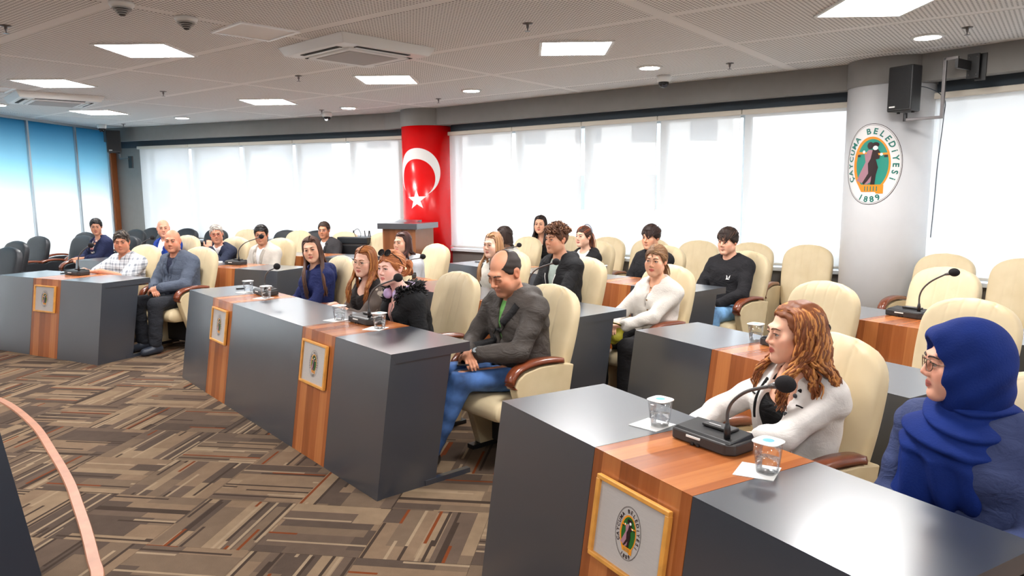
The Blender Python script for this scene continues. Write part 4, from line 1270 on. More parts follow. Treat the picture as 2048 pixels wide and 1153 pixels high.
def nets(prims, h, fine=((), (), ()), pad=0.02):
    bx = [prim_box(p) for p in prims if p[0] in ('rc', 'el') and p[6] > 0]
    lo = np.min([b[0] for b in bx], 0) - pad; hi = np.max([b[1] for b in bx], 0) + pad
    ax = [axis(lo[i], hi[i], h, fine[i]) for i in range(3)]
    D = np.full([len(a) for a in ax], 0.2, np.float32)
    for p in prims:
        if p[0] == 'post':
            D = p[1](D, ax[0][:, None, None], ax[1][None, :, None], ax[2][None, None, :]).astype(np.float32); continue
        b = prim_box(p); m = p[5] + 3 * h
        sl = []
        for i in range(3):
            a0 = max(0, np.searchsorted(ax[i], b[0][i] - m) - 1); a1 = min(len(ax[i]), np.searchsorted(ax[i], b[1][i] + m) + 1)
            sl.append(slice(a0, a1))
        if any(s.stop <= s.start for s in sl): continue
        s = prim_sd(p, ax[0][sl[0]][:, None, None], ax[1][sl[1]][None, :, None], ax[2][sl[2]][None, None, :])
        D[tuple(sl)] = combine(D[tuple(sl)], s, p[5], p[6])
    S = D < 0
    nx, ny, nz = D.shape
    c = np.zeros((nx - 1, ny - 1, nz - 1), np.int8)
    for i in (0, 1):
        for j in (0, 1):
            for k in (0, 1):
                c += S[i:nx - 1 + i, j:ny - 1 + j, k:nz - 1 + k]
    act = (c > 0) & (c < 8)
    idx = np.argwhere(act)
    vid = np.full(act.shape, -1, np.int32); vid[act] = np.arange(len(idx))
    acc = np.zeros((len(idx), 3)); cnt = np.zeros(len(idx))
    for a_ in range(3):
        o1, o2 = [q for q in range(3) if q != a_]
        for i in (0, 1):
            for j in (0, 1):
                q0 = idx.copy(); q0[:, o1] += i; q0[:, o2] += j
                q1 = q0.copy(); q1[:, a_] += 1
                d0, d1 = D[tuple(q0.T)], D[tuple(q1.T)]
                m = (d0 < 0) != (d1 < 0)
                t = d0[m] / (d0[m] - d1[m])
                pt = q0[m].astype(float); pt[:, a_] += t
                acc[m] += pt; cnt[m] += 1
    pos = acc / cnt[:, None]
    V = np.stack([np.interp(pos[:, i], np.arange(len(ax[i])), ax[i]) for i in range(3)], 1)
    F = []
    for a_ in range(3):
        o1, o2 = [(1, 2), (2, 0), (0, 1)][a_]
        s0 = [slice(None)] * 3; s1 = [slice(None)] * 3
        s0[a_] = slice(0, -1); s1[a_] = slice(1, None)
        e = np.argwhere(S[tuple(s0)] != S[tuple(s1)])
        ok = (e[:, o1] > 0) & (e[:, o2] > 0) & (e[:, o1] < D.shape[o1] - 1) & (e[:, o2] < D.shape[o2] - 1)
        e = e[ok]
        def cell(d1, d2):
            q = e.copy(); q[:, o1] -= d1; q[:, o2] -= d2
            return vid[tuple(q.T)]
        quad = np.stack([cell(1, 1), cell(0, 1), cell(0, 0), cell(1, 0)], 1)
        flip = ~S[tuple(e.T)]
        quad[flip] = quad[flip][:, ::-1]
        F.append(quad)
    F = np.concatenate(F)
    return V, F[(F >= 0).all(1)]

def rot_zxy(yaw, pitch, roll):
    """head axes: yaw about z, pitch (nod down positive), roll"""
    Y = np.array(Matrix.Rotation(yaw, 3, 'Z')); X = np.array(Matrix.Rotation(pitch, 3, 'X')); R = np.array(Matrix.Rotation(roll, 3, 'Y'))
    return Y @ X @ R

def tubes(paths, n=5):
    """paths: list of (K,3) arrays with radii; returns one joined mesh (V,F)"""
    V, F, C, base = [], [], [], 0
    for pts, rad, col in paths:
        K = len(pts)
        d = np.gradient(pts, axis=0); d /= np.linalg.norm(d, axis=1)[:, None] + 1e-9
        up = np.array([0.31, 0.95, 0.1])
        a = np.cross(d, up); a /= np.linalg.norm(a, axis=1)[:, None] + 1e-9
        b = np.cross(d, a)
        an = np.arange(n) * 2 * math.pi / n
        ring = pts[:, None, :] + rad[:, None, None] * (np.cos(an)[None, :, None] * a[:, None, :] + np.sin(an)[None, :, None] * b[:, None, :])
        V.append(ring.reshape(-1, 3))
        i = np.arange(K - 1)[:, None] * n; k = np.arange(n)[None, :]; k2 = (k + 1) % n
        F.append((base + np.stack([i + k, i + k2, i + n + k2, i + n + k], -1)).reshape(-1, 4))
        C.append(np.repeat(np.asarray(col, float)[None, :], K * n, 0))
        base += K * n
    return np.concatenate(V), np.concatenate(F), np.concatenate(C)

LIN = lambda r, g, b: np.array(srgb(r, g, b)[:3])
M_SKIN = mat_vcol('skin', 0.5, 0.4, 0.05, 40.0, sub=0.06)
M_HAIR = mat_vcol('hair', 0.5, 0.35, 0.22, 60.0, stretch=(3, 3, 0.6))
M_EYE = mat_vcol('eyes', 0.15, 0.5, 0.0)
M_FABV = {}
def fabric(name, c, rough=0.85, noise=0.08, bump=0.12, bscale=90, sheen=0.0):
    if 'fabric_' + name in MATS: return MATS['fabric_' + name]
    m = pbr('fabric_' + name, srgb(*c), rough, 0.25, noise=noise, nscale=14, bump=bump, bscale=bscale, sheen=sheen)
    t = NT(m); b = t.n['Principled BSDF']
    n = t.new('ShaderNodeTexNoise'); n.inputs['Scale'].default_value = 11.0; n.inputs['Detail'].default_value = 3.0; n.inputs['Distortion'].default_value = 1.6
    t.l.new(t.coord('Object', (1, 1, 1.7), rot=(0.4, 0.5, 0.3)), n.inputs['Vector'])
    b2 = t.new('ShaderNodeBump'); b2.inputs['Strength'].default_value = 0.40 if max(c) < 130 else 0.16; b2.inputs['Distance'].default_value = 0.03
    t.l.new(n.outputs['Fac'], b2.inputs['Height'])
    if b.inputs['Normal'].links: t.l.new(b.inputs['Normal'].links[0].from_socket, b2.inputs['Normal'])
    t.l.new(b2.outputs[0], b.inputs['Normal'])
    return m
def plaid_mat():
    m = bpy.data.materials.new('plaid_shirt'); m.use_nodes = True
    t = NT(m); b = t.n['Principled BSDF']
    c = t.new('ShaderNodeTexCoord'); sp = t.new('ShaderNodeSeparateXYZ'); t.l.new(c.outputs['Object'], sp.inputs[0])
    def stripe(s, per, w, ph=0.0):
        return t.math('LESS_THAN', t.math('FRACT', t.math('ADD', t.math('DIVIDE', s, per), ph + 20)), w)
    xx = t.math('ADD', sp.outputs[0], t.math('MULTIPLY', sp.outputs[1], 0.6))
    a = t.math('ADD', stripe(xx, 0.062, 0.36), stripe(sp.outputs[2], 0.062, 0.36))
    bl = t.math('ADD', stripe(xx, 0.062, 0.08, 0.42), stripe(sp.outputs[2], 0.062, 0.08, 0.42))
    col = t.mix(t.math('MULTIPLY', a, 0.42), srgb(232, 234, 238), srgb(104, 112, 126))
    col = t.mix(t.math('MULTIPLY', bl, 0.4), col, srgb(70, 78, 100))
    t.l.new(col, b.inputs['Base Color']); b.inputs['Roughness'].default_value = 0.85
    return m
def spot_mat(name, base, cols, scale, thr):
    m = bpy.data.materials.new(name); m.use_nodes = True
    t = NT(m); b = t.n['Principled BSDF']
    v = t.new('ShaderNodeTexVoronoi'); v.inputs['Scale'].default_value = scale
    t.l.new(t.coord('Object'), v.inputs['Vector'])
    sp = t.new('ShaderNodeSeparateColor'); t.l.new(v.outputs['Color'], sp.inputs[0])
    n = len(cols)
    pal = t.ramp(sp.outputs[0], [(i / n, c) for i, c in enumerate(cols)], 'CONSTANT')
    t.l.new(t.mix(t.math('LESS_THAN', v.outputs['Distance'], thr), base, pal), b.inputs['Base Color'])
    b.inputs['Roughness'].default_value = 0.85
    return m
def denim_mat(name, c):
    m = bpy.data.materials.new(name); m.use_nodes = True
    t = NT(m); b = t.n['Principled BSDF']
    f = t.noise(t.coord('Object'), 7, 4); g = t.noise(t.coord('Object'), 300, 2)
    lo, hi = tuple(x * 0.5 for x in c[:3]) + (1,), tuple(min(1, x * 2.0) for x in c[:3]) + (1,)
    t.l.new(t.ramp(f, [(0.3, lo), (0.72, hi)]), b.inputs['Base Color'])
    b.inputs['Roughness'].default_value = 0.8
    t.l.new(t.bump(t.math('ADD', t.math('MULTIPLY', f, 0.6), t.math('MULTIPLY', g, 0.2)), 0.3, 0.01), b.inputs['Normal'])
    return m

def folds(amp, ph=0.0, s=1.0):
    def fn(d, X, Y, Z):
        w = np.sin(31 * s * Z + 17 * s * X + 9 * Y + 2.2 * np.sin(13 * X + 8 * Z + ph) + ph) * np.sin(19 * s * X - 12 * s * Y + 11 * Z + 1.7 * np.sin(21 * Z + 2 * ph))
        w2 = np.sin(52 * s * Z - 23 * X + 3 * np.sin(14 * Y + ph))
        return d + amp * (0.75 * w + 0.25 * w2)
    return ('post', fn)

def two_bone(S, T, l1, l2, pole):
    S, T, pole = np.array(S, float), np.array(T, float), np.array(pole, float)
    d = T - S; L = np.linalg.norm(d)
    if L > (l1 + l2) * 0.985:
        T = S + d / L * (l1 + l2) * 0.985; d = T - S; L = np.linalg.norm(d)
    n = d / L
    a = (l1 ** 2 - l2 ** 2 + L * L) / (2 * L)
    hgt = math.sqrt(max(0.0, l1 * l1 - a * a))
    q = pole - n * (pole @ n); q /= np.linalg.norm(q) + 1e-9
    return S + n * a + q * hgt, T

def hand_prims(W, fwd, palm, side, sc=1.0, curl=0.6, spread=0.016):
    """five-fingered hand: W wrist, fwd finger direction, palm normal, side: thumb direction"""
    fwd = fwd / np.linalg.norm(fwd); palm = palm - fwd * (palm @ fwd); palm /= np.linalg.norm(palm)
    s = np.cross(fwd, palm); s = s if s @ side > 0 else -s
    out = [rc(W, W + fwd * 0.03 * sc, 0.027 * sc, 0.028 * sc, 0.02)]
    for k in (-1, 0, 1): out.append(rc(W + fwd * 0.02 * sc + s * k * 0.020 * sc, W + fwd * 0.080 * sc + s * k * 0.023 * sc, 0.015 * sc, 0.0135 * sc, 0.016))
    lens = [0.078, 0.086, 0.080, 0.062]
    for i, L in enumerate(lens):
        k = (1.5 - i) * 1.0
        p = W + fwd * 0.085 * sc + s * k * 0.0175 * sc
        d = fwd + s * k * spread * 4 / 4
        r = 0.0088 * sc * (0.93 if i == 3 else 1)
        for j, fr in enumerate((0.46, 0.31, 0.23)):
            a = curl * (j + 1) * 0.75
            dd = d * math.cos(a) + palm * math.sin(a); dd /= np.linalg.norm(dd)
            q = p + dd * L * fr * sc
            out.append(rc(p, q, r, r * 0.92, 0.006)); p = q; r *= 0.92
    p = W + fwd * 0.025 * sc + s * 0.028 * sc
    d1 = (s * 0.75 + fwd * 0.65 + palm * 0.25); d1 /= np.linalg.norm(d1)
    q = p + d1 * 0.042 * sc; out.append(rc(p, q, 0.0135 * sc, 0.011 * sc, 0.012))
    d2 = fwd * 0.9 + s * 0.1 + palm * 0.3 * curl; d2 /= np.linalg.norm(d2)
    q2 = q + d2 * 0.030 * sc; out.append(rc(q, q2, 0.0105 * sc, 0.0095 * sc, 0.005))
    out.append(rc(q2, q2 + (d2 + palm * 0.3) / 1.05 * 0.024 * sc, 0.0095 * sc, 0.0078 * sc, 0.004))
    return out

HEADR = (0.076, 0.094, 0.088); HEADC = (0.0, 0.016, 0.034)
def head_prims(T, R, female, o):
    """T maps head-local points to body space"""
    fat = o.get('fat', 0.0); jw = 0.92 if female else 1.04
    E = lambda c, r, k: el(T(c), r, k, R)
    C = lambda a, b, ra, rb, k: rc(T(a), T(b), ra, rb, k)
    P = [E(HEADC, HEADR, 0.0), E((0, -0.022, -0.035), (0.060 + fat * 0.5, 0.068, 0.080), 0.03)]
    for s in (-1, 1):
        P += [C((s * 0.050 * jw, 0.012, -0.058), (s * 0.018 * jw, -0.068, -0.098), 0.020 + fat * 0.5, 0.017, 0.030),
              E((s * 0.043, -0.060, -0.022), (0.022, 0.020, 0.020), 0.028), E((s * 0.036, -0.052, -0.055), (0.022 + fat, 0.024, 0.026), 0.03)]
    P += [E((0, -0.072, -0.100), (0.020 * jw, 0.017, 0.015), 0.022), C((-0.030, -0.082, 0.026), (0.030, -0.082, 0.026), 0.011 if female else 0.0135, 0.011 if female else 0.0135, 0.022)]
    for s in (-1, 1): P.append(sub(E((s * 0.031, -0.099, 0.004), (0.018, 0.017, 0.0125), 0.012)))
    ns = o.get('nose', 1.0)
    P += [C((0, -0.086, 0.014), (0, -0.104 - 0.006 * ns * (0.5 if female else 1), -0.026), 0.0072, 0.0086 * ns if female else 0.0098 * ns, 0.012), C((-0.010 * ns, -0.097, -0.033), (0.010 * ns, -0.097, -0.033), 0.0085, 0.0085, 0.009)]
    for s in (-1, 1):
        # lids
        P += [C((s * 0.0165, -0.0855, 0.0085), (s * 0.031, -0.0905, 0.0125), 0.0042, 0.0046, 0.004), C((s * 0.031, -0.0905, 0.0125), (s * 0.0455, -0.0795, 0.0080), 0.0046, 0.0040, 0.004),
              C((s * 0.0175, -0.084, -0.0035), (s * 0.031, -0.0865, -0.0065), 0.0036, 0.0038, 0.004), C((s * 0.031, -0.0865, -0.0065), (s * 0.044, -0.0785, -0.0035), 0.0038, 0.0036, 0.004)]
        if o.get('shut'): P.append(E((s * 0.031, -0.0775, 0.003), (0.0165, 0.0125, 0.012), 0.003))
    lw = 0.0215 if female else 0.0225
    P += [C((-lw, -0.0815, -0.062), (0, -0.0915, -0.0575), 0.0045, 0.0066, 0.006), C((lw, -0.0815, -0.062), (0, -0.0915, -0.0575), 0.0045, 0.0066, 0.006),
          C((-lw * 0.85, -0.083, -0.065), (0, -0.0900, -0.0690), 0.0045, 0.0078, 0.006), C((lw * 0.85, -0.083, -0.065), (0, -0.0900, -0.0690), 0.0045, 0.0078, 0.006)]
    P.append(sub(C((-lw * 0.95, -0.0885, -0.0628), (lw * 0.95, -0.0885, -0.0628), 0.0012, 0.0012, 0.003)) if False else C((0, -0.07, -0.06), (0, -0.07, -0.061), 0.01, 0.01, 0.02))
    for s in (-1, 1):
        P += [E((s * 0.077, 0.014, -0.004), (0.008, 0.019, 0.030), 0.010), E((s * 0.081, 0.020, 0.006), (0.006, 0.017, 0.022), 0.006), sub(E((s * 0.087, 0.009, -0.002), (0.006, 0.009, 0.015), 0.006))]
    return P

def skin_colors(L, base, o, female):
    """per-vertex colour from head-local coordinates"""
    n = len(L); C = np.repeat(base[None, :], n, 0)
    x, y, z = np.abs(L[:, 0]), L[:, 1], L[:, 2]
    def blob(cx, cy, cz, rx, ry, rz): return np.clip(1.3 - np.sqrt(((x - cx) / rx) ** 2 + ((y - cy) / ry) ** 2 + ((z - cz) / rz) ** 2), 0, 0.5) * 2
    def mixc(C, w, c): return C * (1 - w[:, None]) + np.asarray(c)[None, :] * w[:, None]
    C = mixc(C, 0.30 * blob(0.045, -0.06, -0.03, 0.028, 0.04, 0.024), base * np.array([1.05, 0.72, 0.68]))
    C = mixc(C, 0.30 * blob(0.0, -0.11, -0.03, 0.016, 0.02, 0.016), base * np.array([1.0, 0.72, 0.66]))
    C = mixc(C, 0.5 * blob(0.080, 0.015, 0.0, 0.02, 0.03, 0.035), base * np.array([1.05, 0.70, 0.62]))
    lip = np.clip((1 - (x / 0.0245) ** 2 - ((z + 0.0635) / (0.0135 - 0.16 * x)) ** 2) * 4, 0, 1) * (y < -0.074)
    C = mixc(C, lip * (0.85 if female else 0.55), o.get('lip', LIN(188, 84, 80) if female else LIN(176, 104, 92)))
    line = np.exp(-((z + 0.0628 + 0.05 * x * x / 0.02) / 0.0018) ** 2) * (x < 0.022) * (y < -0.076)
    C = mixc(C, 0.7 * line, base * 0.25)
    C = mixc(C, 0.28 * blob(0.031, -0.085, 0.003, 0.022, 0.02, 0.014), base * np.array([0.62, 0.48, 0.46]))
    if not female:
        st = o.get('stubble', 0.22)
        w = st * (np.clip((-0.035 - z) / 0.02, 0, 1) * (y < 0.02) * (z > -0.13))
        w = np.maximum(w - lip, 0)
        C = mixc(C, w, base * np.array([0.42, 0.38, 0.38]))
    if o.get('scalp') is not None:
        w = o['scalp'] * np.clip((z - 0.0 + 0.5 * y) / 0.02, 0, 1) * (y > -0.01)
        w = np.where(z > 0.085, w * 0.15, w)
        C = mixc(C, w, base * 0.4)
    return C

def scalp(d, k=1.0):
    d = d / np.linalg.norm(d, axis=-1, keepdims=True)
    return np.array(HEADC) + d * np.array(HEADR) * k

def hair_mesh(o, T, rs):
    """returns list of (V,F,C): cap and locks, in body space"""
    st = o['hair']; col = np.array(o['hcol'])
    if st in ('bald', 'scarf'): return []
    V, F, C = [], [], []
    hl = o.get('hairline', 0.098 if o['hair'] in ('long', 'wavy', 'curlylong', 'bob') else 0.062); back = o.get('nape', -0.085)
    thick = o.get('thick', 0.010)
    slope = (hl - back) / 0.19
    def cut(d, X, Y, Z):
        lim = hl - (Y + 0.088) * slope
        side = 0.030 * np.clip((np.abs(X) - 0.055) / 0.02, 0, 1) * (Y < 0.0) * (1.0 if st not in ('short', 'balding', 'fringe', 'curlytop') else 0.4)
        rag = 0.004 * np.sin(90 * X + 40 * Y) + 0.003 * np.sin(170 * X)
        c = lim - side + rag - Z
        return np.maximum(d, c)
    cap = [el(HEADC, np.array(HEADR) + thick, 0.0)]
    if st in ('curlylong', 'wavy', 'long', 'bob'): cap = [el((0, 0.024, 0.032), (0.076 + thick, 0.094 + thick, 0.088 + thick), 0.0)]
    if st in ('curlytop', 'fringe'): cap.append(el((0, -0.010, 0.085), (0.066, 0.082, 0.045), 0.02))
    if st == 'balding': cap = [el(HEADC, np.array(HEADR) + 0.0035, 0.0), sub(el((0, -0.075, 0.116), (0.080, 0.112, 0.072), 0.004))]
    cap.append(('post', cut))
    v, f = nets(cap, 0.0055)
    n_ = 0.0016 * (np.sin(140 * v[:, 0] + 60 * v[:, 1]) + np.sin(160 * v[:, 2] + 90 * v[:, 1]))
    v = v + (v - np.array(HEADC)) * n_[:, None] * 8
    V.append(v); F.append(f); C.append(np.repeat((col * 0.85)[None, :], len(v), 0))
    paths = []
    def jit(c, a=0.28): return np.clip(c * (1 + rs.uniform(-a, a)) + 0.02 * rs.uniform(-1, 1) * c, 0.002, 1)
    def flow(d0, f, steps, lift0, lift1, r0, r1=0.0012, grav=0.0, step=0.16):
        d = np.array(d0, float); d /= np.linalg.norm(d); pts = []
        for i in range(steps):
            s = i / (steps - 1)
            pts.append(scalp(d, 1.0) + d * (thick * 0.6 + lift0 + (lift1 - lift0) * s) + np.array([0, 0, -grav * s * s]))
            g = np.array(f(d), float); g = g - d * (g @ d); g /= np.linalg.norm(g) + 1e-9
            d = d + g * step; d /= np.linalg.norm(d)
        rad = r0 + (r1 - r0) * np.linspace(0, 1, steps) ** 1.5
        return np.array(pts), rad
    hi = o.get('hi')     # highlight colour
    pick = lambda: jit(np.array(hi) if hi is not None and rs.uniform() < o.get('hip', 0.3) else col)
    if st in ('short', 'balding', 'fringe', 'slick'):
        N = {'short': 170, 'balding': 0, 'fringe': 230, 'slick': 150}[st]
        for i in range(N):
            a = rs.uniform(-math.pi, math.pi); z = rs.uniform(-0.35, 1.0)
            d = np.array([math.cos(a) * math.sqrt(max(0, 1 - z * z)), math.sin(a) * math.sqrt(max(0, 1 - z * z)), z])
            p = scalp(d)
            lim = hl - (p[1] + 0.088) * slope
            if p[2] < lim + 0.004: continue
            if st == 'balding' and (((p[1] + 0.075) / 0.115) ** 2 + ((p[2] - 0.10) / 0.08) ** 2 < 1): continue
            if st == 'fringe' and d[2] > 0.35:
                pts, rad = flow(d, lambda q: (0.25 * q[0] + 0.25, -1.0, -0.35), 7, 0.004, 0.014, 0.0085, 0.002, 0.0, 0.15)
            elif st == 'slick':
                pts, rad = flow(d, lambda q: (0.5 if q[0] > -0.2 else -0.6, 0.75, -0.3), 6, 0.002, 0.006, 0.008, 0.002, 0, 0.14)
            elif st == 'short' and d[2] > 0.45:
                pts, rad = flow(d, lambda q: (0.7, -0.6 + rs.uniform(-0.4, 0.4), 0.1), 5, 0.002, 0.012, 0.008, 0.002, 0, 0.11)
            else:
                pts, rad = flow(d, lambda q: (0, 0.3, -1), 4, 0.0005, 0.003, 0.006, 0.002, 0, 0.10)
            paths.append((pts, rad, pick()))
    if st == 'curlytop':
        for i in range(330):
            a = rs.uniform(-math.pi, math.pi); z = rs.uniform(0.28, 1.0)
            d = np.array([math.cos(a) * math.sqrt(1 - z * z), math.sin(a) * math.sqrt(1 - z * z), z]); p = scalp(d)
            if p[1] < -0.05 and p[2] < 0.062: continue
            h0 = p + d * rs.uniform(0.012, 0.040) + np.array([0, -0.012 if d[1] < 0 else 0, 0]); r = rs.uniform(0.008, 0.015); ph = rs.uniform(0, 6)
            t = np.linspace(0, 1, 12); ax_ = np.cross(d, (0.3, 0.5, 0.8)); ax_ /= np.linalg.norm(ax_); bx_ = np.cross(d, ax_)
            pts = h0 + np.outer(np.cos(t * 8 + ph) * r, ax_) + np.outer(np.sin(t * 8 + ph) * r, bx_) + np.outer(t * 0.016 - 0.008, d)
            paths.append((pts, np.linspace(0.0042, 0.0026, 12), pick()))
        for i in range(90):
            a = rs.uniform(-math.pi, math.pi); z = rs.uniform(-0.4, 0.3)
            d = np.array([math.cos(a) * math.sqrt(1 - z * z), math.sin(a) * math.sqrt(1 - z * z), z]); p = scalp(d)
            if p[2] < hl - (p[1] + 0.088) * slope: continue
            pts, rad = flow(d, lambda q: (0, 0.3, -1), 4, 0.0, 0.002, 0.005, 0.002, 0, 0.1); paths.append((pts, rad, pick()))
    if st in ('pony', 'bun'):
        bp = np.array(o.get('bunp', (0.0, 0.112, 0.055 if st == 'pony' else -0.01)))
        for i in range(190):
            a = rs.uniform(-math.pi, math.pi); z = rs.uniform(-0.55, 0.98)
            d = np.array([math.cos(a) * math.sqrt(1 - z * z), math.sin(a) * math.sqrt(1 - z * z), z]); p = scalp(d)
            if p[2] < hl - (p[1] + 0.088) * slope - 0.004: continue
            dd = bp - np.array(HEADC)
            pts, rad = flow(d, lambda q: dd / np.linalg.norm(dd) - q * 0.2, 8, 0.001, 0.005, 0.0062, 0.003, 0, 0.16)
            paths.append((pts, rad, pick()))
        if st == 'bun':
            for i in range(70):
                t = np.linspace(0, 1, 14); ph = rs.uniform(0, 6.28); R = rs.uniform(0.010, 0.034) * o.get('buns', 1.0); tl = rs.uniform(-1, 1)
                pts = bp + np.array([0, 0.022, 0]) + np.stack([R * np.cos(t * 5.5 + ph), R * 0.7 * np.sin(t * 5.5 + ph) * tl + 0.008 * rs.uniform(-1, 1) + 0 * t, R * np.sin(t * 5.5 + ph)], 1)
                paths.append((pts, np.linspace(0.0055, 0.0035, 14), pick()))
        else:
            L = o.get('len', 0.30); sx = o.get('ponyx', 0.0)
            for i in range(70):
                t = np.linspace(0, 1, 12)[:, None]; off = rs.normal(0, 0.014, 3) * np.array([1, 0.8, 0.6])
                end = bp + np.array([sx, 0.035, -L * rs.uniform(0.75, 1.05)]) + off * 1.6
                mid = bp + np.array([sx * 0.4, 0.065, -0.03]) + off
                pts = (1 - t) ** 2 * bp + 2 * t * (1 - t) * mid + t * t * end
                paths.append((pts, np.linspace(0.008, 0.003, 12), pick()))
    if st in ('long', 'wavy', 'curlylong', 'bob'):
        N = int({'long': 320, 'wavy': 350, 'curlylong': 560, 'bob': 260}[st] * o.get('dens', 1.0))
        L = o.get('len', 0.34); wa = {'long': 0.003, 'wavy': 0.010, 'curlylong': 0.015, 'bob': 0.002}[st]; vol = o.get('vol', 1.0)
        part = o.get('part', 0.012); fr_ = o.get('front', 0.5)
        for i in range(N):
            s = -1 if rs.uniform() < 0.5 else 1
            phi = s * rs.uniform(0.02, 1.0) ** 0.55 * math.radians(o.get('wrap', 128))      # 0 = back, towards the face
            az = math.pi / 2 - phi
            y0 = 0.055 - 0.140 * (abs(phi) / math.radians(o.get('wrap', 128))) ** 1.2 + rs.uniform(-0.02, 0.02)
            root = scalp(np.array([(part + 0.004 * s) / 0.09, (y0 - 0.016) / 0.094, 0.95 - abs(y0) * 1.5]), 1.0 + 0.10)
            ca, sa = math.cos(az), math.sin(az)
            rx, ry = (0.083 + 0.006 * rs.uniform()) * vol, (0.100 + 0.006 * rs.uniform()) * vol
            ex = np.array([ca * rx, 0.016 + sa * ry * (1.0 if sa > 0 else 0.80), 0.0])
            K = 20; t = np.linspace(0, 1, K)
            up = np.array([ex[0] * 0.78, ex[1] * 0.82, 0.108 + 0.006 * rs.uniform()])
            ear = np.array([ex[0] * 1.03, ex[1], 0.01])
            frontal = abs(phi) > math.radians(78)
            tofront = frontal and rs.uniform() < fr_
            LL = L * rs.uniform(0.82, 1.04) * (0.93 if frontal else 1.0)
            jaw = np.array([ex[0] * (1.02 if not frontal else 0.98), ex[1] + (0.006 if not frontal else 0.0), -0.09])
            spr = o.get('spread', 1.0)
            yb = 0.075 + 0.05 * min(1, LL / 0.3); yf = -0.085 - (0.045 + o.get('fwd', 0.0)) * min(1, max(0, LL - 0.2) / 0.25)
            sh = np.array([jaw[0] * 1.08 * spr, (yf if tofront else (yb if sa > -0.1 else 0.03 - 0.05 * (LL < 0.22))) + rs.uniform(-0.015, 0.015), -0.09 - (LL - 0.09) * 0.45])
            end = np.array([jaw[0] * (1.12 if not tofront else 0.98) * spr + rs.uniform(-0.015, 0.015), sh[1] + (-0.045 * max(0, LL - 0.25) / 0.25 if tofront else 0.015), -LL])
            ctl = np.array([root, up, ear, jaw, sh, end])
            cum = np.array([0, 0.14, 0.33, 0.52, 0.75, 1.0])
            pts = np.stack([np.interp(t, cum, ctl[:, k]) for k in range(3)], 1)
            for _ in range(2): pts[1:-1] = 0.25 * pts[:-2] + 0.5 * pts[1:-1] + 0.25 * pts[2:]
            ph = rs.uniform(0, 6.28); fq = {'long': 8, 'wavy': 19, 'curlylong': 26, 'bob': 6}[st]
            am = wa * np.clip((t - (0.14 if st == 'curlylong' else 0.28)) / 0.3, 0, 1)
            pts[:, 0] += am * np.sin(fq * t + ph); pts[:, 1] += am * np.cos(fq * t + ph * 1.3)
            r0 = {'long': 0.0066, 'wavy': 0.0064, 'curlylong': 0.0052, 'bob': 0.0075}[st] * rs.uniform(0.75, 1.15)
            rad = r0 * np.where(t < 0.75, 1.0, 1.0 - 0.75 * (t - 0.75) / 0.25)
            rad[0] *= 0.8; rad = rad * (1.15 if frontal else 1.0)
            c = pick()
            paths.append((pts, rad, c))
    if paths:
        v, f, c = tubes(paths, 4); V.append(v); F.append(f); C.append(c)
    base = 0; F2 = []
    for v, f in zip(V, F): F2.append(f + base); base += len(v)
    V = np.concatenate(V)
    return T(V), np.concatenate(F2), np.concatenate(C)

def add_mesh(name, vfc, mat, parent, sm=True):
    v, f = vfc[0], vfc[1]
    c = vfc[2] if len(vfc) > 2 else None
    return link(name, mesh_np(name, v, f, sm, c), mat, parent)

